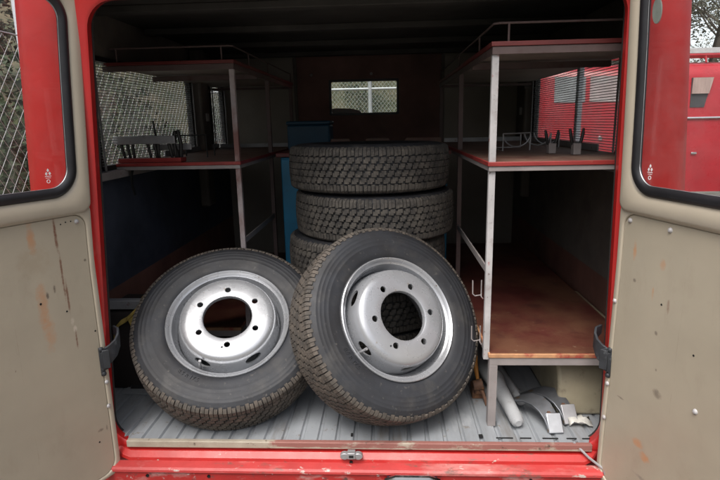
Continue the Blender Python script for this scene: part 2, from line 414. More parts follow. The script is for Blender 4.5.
# cargo floor with pressed ribs
b = MB()
xs = []; pitch = .0655; x = -1.10
while x < 1.10:
    xs += [(x, 0), (x + pitch - .018, 0), (x + pitch - .013, -.008), (x + pitch - .005, -.008)]
    x += pitch
ys = [.005, .6, 1.2, 1.8, 2.45]
b.loft([[(px, y, pz) for px, pz in xs] for y in ys], closed=False)
vb(b, 'cargo_floor', 'floor', angle=25)
b = MB(); b.box(-.836, .842, -.013, .006, -.024, .0025)
vb(b, 'floor_edge_strip', 'lip', bevel=.003)
b = MB(); b.box(-1.10, 1.10, .02, 2.45, -.06, -.012); vb(b, 'floor_pan', 'wall_dark')
for x0, x1 in ((.515, .575), (.60, .64), (.68, .735), (.765, .80), (.82, .86)):
    b = MB(); b.box(x0, x1, .026, .031, .0005, .003); vb(b, 'drain_slot', 'dark_hole')
for x, w in ((.455, .013), (-.012, .008)): b = MB(); b.box(x, x + w, .030, .045, .0005, .006); vb(b, 'floor_clip', 'dark_hole')
b = MB(); b.box(-1.02, -.70, .33, .95, .001, .007); vb(b, 'floor_patch', 'floor', bevel=.002)

YB = 2.45
# side walls: lower lining, header, pillars (windows left open), outer skin
def wall(side, wins):
    s = side
    X = lambda a, c: (min(s * a, s * c), max(s * a, s * c))
    b = MB()
    z0, z1 = .95, 1.412
    xi = X(1.10, 1.115)
    b.box(*xi, .34, YB, z1, 1.62)
    ys = [.34] + [q for w in wins for q in w] + [YB]
    for k in range(0, len(ys), 2): b.box(*xi, ys[k], ys[k + 1], z0, z1)
    vb(b, 'wall_lining', 'wall_dark', smooth=False)
    b = MB(); b.box(*xi, .34, YB, .42, z0); vb(b, 'lower_lining', 'wall_blue' if s < 0 else 'wall_dark', smooth=False)
    b = MB(); b.box(*xi, .34, YB, -.02, .42); vb(b, 'kick_panel', 'maroon', smooth=False)
    b = MB()
    xo = X(1.122, 1.165)
    b.box(*xo, .34, 3.9, -.36, z0); b.box(*xo, .34, 2.6, z1, 1.66)
    ys2 = [.34] + [q for w in wins for q in (w[0], w[1] + .17)] + [2.6]
    for k in range(0, len(ys2), 2): b.box(*xo, ys2[k], ys2[k + 1], z0, z1)
    b.box(*xo, 3.55, 3.9, z0, 1.2); b.box(*xo, 2.6, 3.6, 1.5, 1.66)
    vb(b, 'side_panel', 'red', smooth=False)
    for w0, w1 in wins:
        b = MB()
        out = rect_uz(w0 - .012, w1 + .012, z0 - .012, z1 + .012, .05)
        inn = rect_uz(w0 + .012, w1 - .012, z0 + .012, z1 - .012, .04)
        f = lambda L, x: [(x, y, z) for y, z in L]
        b.loft([f(out, s * 1.092), f(inn, s * 1.092), f(inn, s * 1.122), f(out, s * 1.122), f(out, s * 1.092)])
        win = vb(b, 'side_window', 'rubber')
        b = MB(); b.prism(inn, s * 1.110, s * 1.114, 'x'); b.build('pane', 'glass_side', win, smooth=False)
        g = MB(); z = z0 + .012
        while z < z1 - .01:
            g.box(*X(1.083, 1.088), w0 - .01, w1 + .01, z, z + .0027); z += .0118
        nv = 1
        for k in range(nv + 1):
            y = w0 + (w1 - w0) * k / nv
            g.box(*X(1.076, 1.082), y - .004, y + .004, z0 - .01, z1 + .01)
        g.build('window_grille', 'grille', win, smooth=False)
        if s > 0:
            d = MB(); d.box(*X(1.1145, 1.14), .985 + .19, 1.025 + .19, z0, z1); d.build('window_divider', 'pole_paint', win, bevel=.004)
    # lower window ledge trim
    b = MB(); b.box(*X(1.055, 1.10), .40, 1.72, .905, .94); vb(b, 'window_ledge', 'steel_grey', bevel=.004)
    # rear interior pillar closing the space behind the jamb
    b = MB(); zz = ((-.02, 1.10), (.5, 1.09), (1.62, 1.015))
    b.loft([[(s * xi_, .08, z), (s * xo_, .08, z), (s * xo_, .09, z), (s * xi_, .09, z)] for (z, xo_), xi_ in zip(zz, (1.01, .94, .89))], cap0=True, cap1=True)
    b.loft([[(s * xo_, .09, z), (s * 1.10, .34, z), (s * 1.10, .42, z), (s * (xo_ - .02), .11, z)] for z, xo_ in zz], cap0=True, cap1=True)
    vb(b, 'rear_pillar', 'pillar_dark')
    # pillar between windows with a small latch plate
    b = MB(); b.box(*X(1.035, 1.10), wins[0][1] + .03, wins[0][1] + .17, .60, 1.60); pl = vb(b, 'inner_pillar', 'wall_dark', bevel=.015)
    b = MB(); b.box(*X(1.025, 1.036), wins[0][1] + .08, wins[0][1] + .12, 1.15, 1.20); b.build('pillar_catch', 'white_post', pl, bevel=.003)
wall(-1, [(.54, 1.70), (2.09, 2.38)])
wall(1, [(.60, 1.93)])
# wheel arch boxes
for s, y1 in ((1, .95), (-1, .95)):
    b = MB()
    prof = [(.19, 0), (.19, .10), (.205, .165), (.25, .215), (.32, .245), (.45, .262), (y1, .262), (y1, 0)]
    if s < 0: prof = [(.385, 0), (.385, .30), (.40, .345), (.43, .361), (.63, .361), (.63, 0)]
    b.prism(prof, s * .78 if s > 0 else s * 1.10, s * 1.10 if s > 0 else s * .915, 'x')
    vb(b, 'wheel_arch', 'khaki' if s > 0 else 'pillar_dark', bevel=.012)

# ceiling and roof
b = MB(); b.box(-1.10, 1.10, .08, YB, 1.605, 1.62)
for y in (.55, 1.1, 1.65, 2.15): b.box(-1.08, 1.08, y - .03, y + .03, 1.575, 1.605)
vb(b, 'ceiling', 'ceiling', bevel=.004)
b = MB()
arc = [(-1.165, 1.64), (-1.15, 1.70), (-1.09, 1.76), (-.95, 1.81), (-.6, 1.85), (0, 1.87), (.6, 1.85), (.95, 1.81), (1.09, 1.76), (1.15, 1.70), (1.165, 1.64)]
b.loft([[(x * k, y, 1.64 + (z - 1.64) * k2) for x, z in arc] for y, k, k2 in ((.30, .99, .8), (.36, 1, .95), (.6, 1, 1), (3.6, 1, 1), (3.85, .97, .8), (3.95, .93, .3))], closed=False)
vb(b, 'roof', 'red')

# bulkhead with its small window
b = MB()
wx0, wx1, wz0, wz1 = -.286, .211, 1.190, 1.424
def slab(x0, x1, z0, z1, mi): b.box(x0, x1, YB, YB + .02, z0, z1, mi)
slab(-1.10, -.55, -.02, 1.61, 1); slab(.55, 1.10, -.02, 1.61, 1)
slab(-.55, wx0, -.02, 1.61, 0); slab(wx1, .55, -.02, 1.61, 0); slab(wx0, wx1, -.02, wz0, 0); slab(wx0, wx1, wz1, 1.61, 0)
bulk = vb(b, 'bulkhead', ['maroon', 'wall_beige'], smooth=False)
b = MB()
f = lambda L, y: [(x, y, z) for x, z in L]
o_, i_ = rect_uz(wx0 - .014, wx1 + .014, wz0 - .014, wz1 + .014, .012), rect_uz(wx0 + .003, wx1 - .003, wz0 + .003, wz1 - .003, .010)
b.loft([f(o_, YB - .006), f(i_, YB - .006), f(i_, YB + .028), f(o_, YB + .028), f(o_, YB - .006)])
bw = b.build('bulkhead_window', 'rubber', bulk)
b = MB(); b.prism(i_, YB + .008, YB + .012, 'y'); b.build('pane', 'glass', bw, smooth=False)
for x in (-.43, .02): b = MB(); b.lathe([(0, -.004), (.009, -.004), (.011, 0)], 12, T=Matrix.Translation((x, YB - .001, 1.475)) @ Matrix.Rotation(R(-90), 4, 'X')); b.build('bolt_head', 'steel_grey', bulk)
# ribs on the bulkhead
for x in (-.55, .55):
    b = MB(); b.box(x - .012, x + .012, YB - .012, YB - .001, .0, 1.6); b.build('bulkhead_rib', 'wall_dark', bulk, bevel=.003)
# cab: floor, seats, front
b = MB(); b.box(-1.10, 1.10, 2.48, 3.88, -.25, -.2); vb(b, 'cab_floor', 'wall_dark')
for x0, x1 in ((-.75, -.02), (.25, .75)):
    b = MB(); b.box(x0, x1, 2.62, 2.75, .25, 1.06)
    b.box(x0, x1, 2.62, 3.15, .1, .25)
    if x0 < 0:
        pr = [(-.44, 1.05), (-.42, 1.19), (-.37, 1.224), (-.27, 1.236), (-.15, 1.230), (-.065, 1.212), (-.055, 1.05)]
        b.prism(pr, 2.64, 2.74, 'y')
    vb(b, 'cab_seat', 'seat', bevel=.03)
b = MB(); b.box(-1.12, 1.12, 3.84, 3.9, -.35, .82)
for s in (-1, 1): b.box(min(s * 1.05, s * .98), max(s * 1.05, s * .98), 3.82, 3.88, .82, 1.66)
b.box(-.98, .98, 3.82, 3.88, 1.60, 1.70)
vb(b, 'cab_front', 'red', bevel=.01)
b = MB(); b.box(-.98, .98, 3.845, 3.85, .82, 1.60); vb(b, 'windscreen', 'glass', smooth=False)
b = MB(); b.box(-1.05, 1.05, .35, 3.8, -.36, -.26); vb(b, 'chassis', 'black_metal')

# ---------- rear doors (local frame: x = u away from hinge, z up, -y = inner face towards camera)
SH = [.088]
def shear(u, z): return u + (.017 * max(0.0, 1 - ((z - .88) / .85) ** 2) if SH[0] < .05 else 0.0) - SH[0] * max(0.0, z - .74) * (1 if z < 1.3 else 1 + .25 * (z - 1.3))
def door(side, hinge, ang, m_panel, zoff, screws, holes):
    s = side; SH[0] = .074 if side < 0 else .030
    d = bpy.data.objects.new('rear_door', None); col.objects.link(d); d.parent = van
    d.location = (hinge[0], hinge[1], -GZ)
    a = R(ang - 90)
    # local x -> outward along the door; local y -> out of the inner face
    dirv = Vector((s * math.sin(a), -math.cos(a), 0)); nrm = Vector((-s * math.cos(a), -math.sin(a), 0))
    rot = Matrix((dirv, nrm, Vector((0, 0, 1)))).transposed()
    if rot.determinant() < 0: flip = -1
    else: flip = 1
    d.rotation_euler = Matrix((dirv, nrm * flip, Vector((0, 0, 1)))).transposed().to_euler()
    F = flip                                   # inner face is at local y = F*positive
    W, zb, zt = .86, -.10, 1.575
    wz0, wz1, wu0, wu1 = .925 + zoff, 1.520, .062, .775
    cz = .850 + zoff
    def L(pts, y): return [(shear(u, z), F * y, z) for u, z in pts]
    outl = rect_uz(0, W, zb, zt, .030, 10); win = rect_uz(wu0 - .012, wu1 + .012, wz0 - .012, wz1 + .012, .075, 10)
    # outer skin + core
    b = MB()
    b.loft([L(win, -.018), L(outl, -.018), L(outl, -.006), L(win, -.006), L(win, -.018)])
    b.build('outer_skin', 'red', d)
    b = MB(); b.loft([L(win, -.0055), L(outl, -.0055), L(outl, -.002), L(win, -.002), L(win, -.0055)]); b.build('inner_skin', 'beige', d)
    # inner frame round the window: rounded, raised
    up = rect_uz(.0, W, cz, zt, .03, 10); up2 = rect_uz(.010, W - .01, cz + .012, zt - .01, .028, 10)
    b = MB()
    b.loft([L(up, -.005), L(up, .010), L(rect_uz(.003, W - .003, cz + .004, zt - .003, .029, 10), .0165), L(up2, .021),
            L(rect_uz(wu0 - .024, wu1 + .024, wz0 - .03, wz1 + .02, .085, 10), .021),
            L(rect_uz(wu0 - .014, wu1 + .014, wz0 - .016, wz1 + .012, .078, 10), .014), L(win, .010), L(win, -.005)])
    b.build('inner_frame', 'beige', d, angle=60)
    # lower panel, sunk a little inside a pressed surround
    pr = .046
    b = MB()
    so = lambda g, y: L(rect_uz(0 + g, W - g, zb + g, cz + .03, .030, 10), y)
    pi_ = lambda g, y: L(rect_uz(.019 + g, W - .016 - g, zb + .014 + g, cz - .003 - g, pr - g * .5, 10), y)
    b.loft([so(0, -.0015), so(0, .007), so(.0012, .0098), so(.003, .011), pi_(-.004, .011), pi_(-.0015, .0102), pi_(0, .0075), pi_(.0002, .001)])
    b.build('edge_strip', 'beige', d, angle=60)
    b = MB()
    b.loft([pi_(.0012, -.001), pi_(.0012, .0046), pi_(.003, .0068)], cap0=False, cap1=True)
    b.build('lower_panel', m_panel, d, angle=12)
    # rubber and pane
    b = MB()
    c = rect_uz(wu0 - .001, wu1 + .001, wz0 - .001, wz1 + .001, .072, 12)
    pts = L(c, .012)
    b.tube(pts + pts[:1], .0165, 10, cap=False, up=(0, 1, 0), sx=.75, sy=1)
    rub = b.build('window_rubber', 'rubber', d)
    b = MB(); g = rect_uz(wu0 - .002, wu1 + .002, wz0 - .002, wz1 + .002, .07, 12)
    b.loft([L(g, .004), L(g, .008)], cap0=True, cap1=True); b.build('pane', 'glass_dusty', d, smooth=False)
    # chrome filler line inside the rubber
    b = MB(); c = rect_uz(wu0 + .013, wu1 - .013, wz0 + .013, wz1 - .013, .062, 12); pts = L(c, .013)
    b.tube(pts + pts[:1], .0022, 6, cap=False); b.build('rubber_insert', 'bar_metal', rub)
    # etched maker's mark in the lower corner of the pane: triangle of lozenges, two short lines, a ring
    b = MB(); ex, ez = wu0 + (.075 if s < 0 else .052), wz0 + .034
    y0 = .0084
    def qd(pts): b.loft([[(shear(u, z), F * y0, z) for u, z in pts], [(shear(u, z), F * (y0 + .0006), z) for u, z in pts]], cap0=True, cap1=True)
    for dx, dz in ((0, .036), (-.0055, .026), (.0055, .026)):
        qd([(ex + dx, ez + dz - .005), (ex + dx + .004, ez + dz), (ex + dx, ez + dz + .006), (ex + dx - .004, ez + dz)])
    qd([(ex - .010, ez + .0175), (ex + .010, ez + .0175), (ex + .010, ez + .0195), (ex - .010, ez + .0195)])
    qd([(ex - .008, ez + .0125), (ex + .008, ez + .0125), (ex + .008, ez + .014), (ex - .008, ez + .014)])
    for k in range(10):
        a0, a1 = 2 * PI * k / 10, 2 * PI * (k + 1) / 10
        qd([(ex + .006 * math.cos(a0), ez + .003 + .006 * math.sin(a0)), (ex + .006 * math.cos(a1), ez + .003 + .006 * math.sin(a1)),
            (ex + .004 * math.cos(a1), ez + .003 + .004 * math.sin(a1)), (ex + .004 * math.cos(a0), ez + .003 + .004 * math.sin(a0))])
    b.build('etched_mark', 'etch', d, smooth=False)
    if s > 0:
        b = MB(); poly = [(wu0 + .034 + .017 * math.cos(2 * PI * k / 20), 1.412 + .034 * math.sin(2 * PI * k / 20)) for k in range(20)]
        b.loft([L(poly, -.0002), L(poly, .0035)], cap0=True, cap1=True); b.build('oval_sticker', 'sticker', d, smooth=False)
    # screws
    for (u, z) in screws:
        b = MB(); b.lathe([(0, .006), (.004, .0055), (.0072, .0025), (.008, 0)], 14, T=Matrix.Translation((shear(u, z), F * (.0068 if u > .024 else .0108), z)) @ Matrix.Rotation(R(-90 * F), 4, 'X'))
        b.build('screw', 'white_post', d)
    for (u, z, r) in holes:
        b = MB(); b.lathe([(0, .0008), (r, .0008), (r * 1.1, 0)], 10, T=Matrix.Translation((shear(u, z), F * .0068, z)) @ Matrix.Rotation(R(-90 * F), 4, 'X'))
        b.build('screw_hole', 'dark_hole', d)
    # hinge bracket on the door
    hz = .335
    b = MB()
    b.box(.004, .027, *sorted((F * .010, F * .018)), hz - .034, hz + .036)
    for z in (hz - .046, hz + .044):
        b.lathe([(0, .009), (.006, .0085), (.0085, .004), (.009, 0)], 12, T=Matrix.Translation((.022, F * .010, z)) @ Matrix.Rotation(R(-90 * F), 4, 'X'))
    b.box(.014, .030, *sorted((F * .006, F * .013)), hz - .054, hz + .052)
    hb = b.build('hinge_bracket', 'strap', d, bevel=.003)
    return d, dirv, nrm
LS = [(.052, .832), (.016, .255), (.02, .165)]
LH = [(.072, .836, .0022), (.090, .836, .0022), (.107, .832, .0022), (.03, .45, .003), (.20, .60, .0035), (.12, .55, .003), (.07, .05, .003)]
RS = [(.045, .818), (.205, .818), (.012, .55), (.016, .26), (.018, .135), (.36, .35)]
RH = [(.20, .60, .003), (.33, .5, .003)]
rustc, orange, bare, dk = (.15, .055, .03), (.46, .23, .11), (.55, .49, .40), (.07, .05, .04)
dm_l = door_mat('beige_door_panel_rusty', [
    (.122, .80, .0045, .065, rustc, .95), (.118, .68, .0035, .08, rustc, .85), (.110, .60, .0035, .06, rustc, .8), (.106, .51, .007, .013, bare, .9), (.101, .485, .007, .012, bare, .9), (.100, .45, .003, .03, rustc, .8),
    (.200, .80, .012, .05, orange, .75), (.195, .58, .016, .085, orange, .6), (.185, .50, .018, .06, orange, .4), (.175, .62, .004, .01, dk, .8), (.15, .635, .0035, .012, dk, .8),
    (.033, .70, .004, .004, dk, .7), (.06, .09, .010, .005, dk, .6), (.035, .085, .003, .012, dk, .6), (.20, .735, .05, .05, (.33, .27, .19), .5)])
dm_r = door_mat('beige_door_panel_chipped', [
    (.09, .73, .007, .028, orange, .75), (.205, .715, .010, .016, orange, .5), (.178, .62, .004, .02, orange, .6), (.24, .60, .005, .02, rustc, .6),
    (.175, .135, .020, .014, orange, .85), (.21, .105, .022, .014, orange, .85), (.085, .24, .014, .003, dk, .7), (.235, .33, .016, .012, dk, .55), (.10, .64, .006, .006, dk, .7), (.205, .51, .006, .006, dk, .7), (.20, .03, .025, .006, (.2, .18, .15), .7), (.22, .40, .003, .004, dk, .6)])
dl, dlv, dln = door(-1, (-.863, -.028), 114, dm_l, .008, LS, LH)
dr, drv, drn = door(1, (.861, -.028), 105, dm_r, -.008, RS, RH)

# curved rubber check straps from the door edge round the jamb
for s, dv, nv, h in ((-1, dlv, dln, (-.863, -.028)), (1, drv, drn, (.861, -.028))):
    p0 = Vector((h[0], h[1], .345)) + dv * .022 + nv * .020
    b = MB()
    pts = [p0 + dv * .004, p0 + nv * .014 - dv * .012, Vector((s * .850, -.050, .350)), Vector((s * .838, -.036, .358)), Vector((s * .830, -.012, .370)), Vector((s * .830, .012, .388)), Vector((s * .840, .034, .404)), Vector((s * .864, .050, .412))]
    b.strip(pts, [.034, .034, .034, .033, .030, .026, .021, .016], .008, (0, 0, 1))
    vb(b, 'door_check_strap', 'strap', bevel=.002)
# thin stay rod at the bottom right
b = MB(); b.tube([(.780, .004, .004), (.825, -.03, -.035), (.874, -.062, -.064)], .0045, 8)
b.lathe([(0, -.006), (.011, -.006), (.012, 0), (.011, .006), (0, .006)], 14, T=Matrix.Translation((.874, -.066, -.066)) @ Matrix.Rotation(R(90), 4, 'X'))
vb(b, 'stay_rod', 'bar_metal')

# road wheels of the van (plain, under the body)
# ------------------------------------------------------------------ WHEELS AND TYRES
RO = .376
def crown(a): return RO - .007 * (a / .09) ** 2
def tyre_mesh(text=True):
    b = MB()
    half = [(.216, .070), (.222, .088), (.230, .0945), (.238, .0965), (.241, .094), (.247, .0985), (.258, .1015), (.272, .1035), (.286, .1045), (.288, .1051), (.291, .1051), (.293, .1045),
            (.303, .1042), (.305, .1046), (.308, .1045), (.310, .1038), (.318, .1030), (.320, .1032), (.323, .1031), (.325, .1022), (.332, .1008), (.334, .1011), (.337, .1004), (.339, .0990), (.348, .0955), (.356, .0905), (.3615, .082), (.3645, .06), (.3655, .03)]
    prof = half + [(r, -a) for r, a in reversed(half)]
    b.lathe(prof, 120, 0)
    N = 72; p = 2 * PI / N
    def block(poly, ph, flip):
        n = len(poly); top = []; bot = []
        for t, a in poly:
            aa = a * flip; ang = ph + t * p
            for lst, r in ((top, crown(a)), (bot, crown(a) - .0125)):
                lst.append((r * math.cos(ang), r * math.sin(ang), aa))
        b.add(top + bot, [tuple(range(n))] + [(i, (i + 1) % n, n + (i + 1) % n, n + i) for i in range(n)], 1)
    w = .0122; L = .44; k = .15
    Z = [(-L, -w), (k + .05, -w), (k + .05, -.004), (L, -.004), (L, w), (-k - .05, w), (-k - .05, .004), (-L, .004)]
    for row, (ac, off) in enumerate(((-.0420, .0), (-.0140, .5), (.0140, .0), (.0420, .5))):
        for i in range(N):
            j = random.uniform(-.012, .012)
            block([(t, ac + a) for t, a in Z], (i + off + j) * p, 1)
    for sgn in (1, -1):
        for i in range(N):
            ph = (i + .5) * p
            # shoulder lug: wraps over the shoulder down to the sidewall
            t0, t1 = -.41, .41
            for ta, tb2, ai, lo in ((-.45, -.03, .0565, 1.0), (.03, .43, .0605, .45)):
                j = random.uniform(-.015, .015)
                block([(ta + j, ai), (tb2 + j, ai + .002), (tb2 + j, .082), (ta + j, .084)], ph, sgn)
                vs = []
                for t in (ta + j, tb2 + j):
                    ang = ph + t * p
                    for r, a in ((crown(.084), .0832), (.3640, .0905), (.3640 - .0125 * lo, .0915 + .0045 * lo), (.352, .088), (.360, .08)):
                        vs.append((r * math.cos(ang), r * math.sin(ang), sgn * a))
                b.add(vs, [(0, 1, 6, 5), (1, 2, 7, 6), (2, 3, 8, 7), (0, 1, 2, 3, 4), (5, 6, 7, 8, 9)], 1)
    if text:
        def emboss(txt, size, ang_c, rad, step):
            cu = bpy.data.curves.new('t', 'FONT'); cu.body = txt; cu.size = size; cu.align_x = 'CENTER'; cu.extrude = .0012; cu.resolution_u = 2
            o = bpy.data.objects.new('t', cu); col.objects.link(o)
            dg = bpy.context.evaluated_depsgraph_get(); me = o.evaluated_get(dg).to_mesh()
            vs = []
            for v in me.vertices:
                ang = ang_c + v.co.x / rad; r = rad - v.co.y
                # letters read from outside, feet towards the tread
                vs.append((r * math.cos(ang), r * math.sin(ang), .1040 + (v.co.z if v.co.z > 0 else -.002)))
            b.add(vs, [tuple(q.vertices) for q in me.polygons], 0)
            o.evaluated_get(dg).to_mesh_clear(); bpy.data.objects.remove(o); bpy.data.curves.remove(cu)
        emboss('8.5 R 17.5', .022, R(238), .270, 0)
    return b
tb = tyre_mesh()
tyre_proto = tb.build('tyre', ['sidewall', 'tread'], None, angle=40)

def rim_build(parent):
    # disc with real bolt holes, hand holes and centre bore: boolean baked into a mesh
    prof = [(.200, .012), (.199, .030), (.194, .062), (.188, .090), (.184, .108), (.178, .1205), (.169, .127), (.152, .129), (.120, .1285), (.100, .1285), (.0945, .127), (.092, .122), (.092, .112),
            (.098, .119), (.120, .1205), (.140, .121), (.160, .120), (.169, .116), (.176, .106), (.181, .090), (.187, .058), (.192, .026), (.193, .012)]
    db = MB(); db.lathe(prof, 96, 0, True)
    disc = db.build('disc_tmp', 'rim', None)
    cb = MB()
    for k in range(6):
        a = R(30 + 60 * k)
        T = Matrix.Translation((.1215 * math.cos(a), .1215 * math.sin(a), .09))
        cb.lathe([(0, 0), (.0118, 0), (.0118, .06), (0, .06)], 20, T=T)
        a = R(60 * k)
        # hand holes: oval, pointing out through the slope
        c = Vector((.190 * math.cos(a), .190 * math.sin(a), .082))
        zx = Vector((math.cos(a) * .95, math.sin(a) * .95, .30)).normalized(); tx = Vector((-math.sin(a), math.cos(a), 0)); yx = zx.cross(tx)
        T = Matrix((tx * 1.0, yx, zx)).transposed().to_4x4(); T.translation = c - zx * .03
        vs0 = [(.033 * math.cos(2 * PI * i / 24), .0195 * math.sin(2 * PI * i / 24), 0) for i in range(24)]
        cb.loft([vs0, [(x, y, .06) for x, y, z in vs0]], cap0=True, cap1=True, T=T)
    T = Matrix.Translation((.132 * math.cos(R(262)), .132 * math.sin(R(262)), .10)); cb.lathe([(0, 0), (.004, 0), (.004, .05), (0, .05)], 12, T=T)
    cut = cb.build('cut_tmp', 'rim', None, smooth=False)
    md = disc.modifiers.new('b', 'BOOLEAN'); md.object = cut; md.operation = 'DIFFERENCE'; md.solver = 'EXACT'
    bpy.context.view_layer.update()
    dg = bpy.context.evaluated_depsgraph_get()
    me = disc.evaluated_get(dg).to_mesh()
    rb = MB()
    rb.add([tuple(v.co) for v in me.vertices], [tuple(q.vertices) for q in me.polygons], 0)
    disc.evaluated_get(dg).to_mesh_clear()
    for o in (disc, cut): bpy.data.objects.remove(o)
    barrel = [(.215, .072), (.2225, .078), (.230, .083), (.2355, .0885), (.2385, .0955), (.2375, .1005), (.2345, .1025), (.2310, .1005), (.2265, .0925), (.2210, .0875), (.2165, .0850), (.2130, .074), (.2105, .058), (.2065, .046), (.2015, .036), (.2000, .010), (.2000, -.03),
              (.206, -.06), (.216, -.083), (.224, -.09), (.234, -.094), (.2385, -.0995), (.236, -.1035), (.232, -.101), (.226, -.085), (.218, -.075), (.206, -.05), (.203, -.03), (.203, .012), (.205, .04), (.2125, .060), (.215, .072)]
    rb.lathe(barrel, 112, 0)
    rim = rb.build('rim', 'rim', parent, angle=32)
    vb_ = MB(); a = R(240)
    def pl(r, h): return (r * math.cos(a), r * math.sin(a), h)
    vb_.tube([pl(.207, .055), pl(.205, .075), pl(.2015, .092), pl(.199, .103)], [.006, .0055, .005, .0046], 10)
    vb_.tube([pl(.1992, .1025), pl(.1975, .112)], [.0055, .0055], 10)
    vb_.build('valve', 'bar_metal', rim)
    return rim

def orient(o, c, lean, yaw, spin):
    lean, yaw = R(lean), R(yaw)
    n = Vector((math.sin(yaw) * math.cos(lean), -math.cos(yaw) * math.cos(lean), math.sin(lean)))
    u = Vector((0, 0, 1)).cross(n).normalized(); v = n.cross(u)
    m = Matrix((u, v, n)).transposed() @ Matrix.Rotation(R(spin), 3, 'Z')
    o.rotation_euler = m.to_euler()
    bpy.context.view_layer.update()
    mn = min((m @ q.co).z for q in tyre_proto.data.vertices)
    o.location = (c[0], c[1], -mn + .0015)

wl = thing('spare_wheel', 'left of the two leaning wheels, silver six-hole rim facing squarely back', 'wheel', group='wheels leaning on the van floor')
tyre_proto.parent = wl
rim_build(wl)
wr = copy_tree(wl)
tag(wr, 'front leaning wheel at centre, silver rim turned right, resting on the tyre stack', 'wheel', 'wheels leaning on the van floor')
orient(wl, (-.510, .289), 50.5, 11.8, 0)
orient(wr, (.124, .235), 31.8, 34.4, -36)

# stack of five dusty tyres lying flat
names = ['lowest dusty tyre of the stack, on the ribbed floor behind the leaning wheels', 'second dusty tyre from the bottom of the stack, behind the leaning wheels',
         'middle tyre of the stack, mostly hidden behind the front leaning wheel', 'tyre lying just under the topmost one in the stack',
         'topmost dusty tyre of the stack in front of the blue cabinet']
offs = [(.055, .835, 5), (.04, .83, 47), (.030, .825, 21), (.068, .83, 80), (.045, .835, 33)]
old_me = tyre_mesh(False)
stack0 = None
for i, (x, y, a) in enumerate(offs):
    if stack0 is None: stack0 = old_me.build('truck_tyre', ['sidewall', 'tread_old'], None, angle=40); o = stack0
    else: o = stack0.copy(); col.objects.link(o)
    o.location = (x, y, .1045 + i * .2028); o.rotation_euler = (R((0, .5, -.4, .7, -.5)[i]), R((0, -.3, .4, -.6, .5)[i]), R(a))
    tag(o, names[i], 'tyre', 'stacked tyres')
    if i: o.location.z += .003 * i

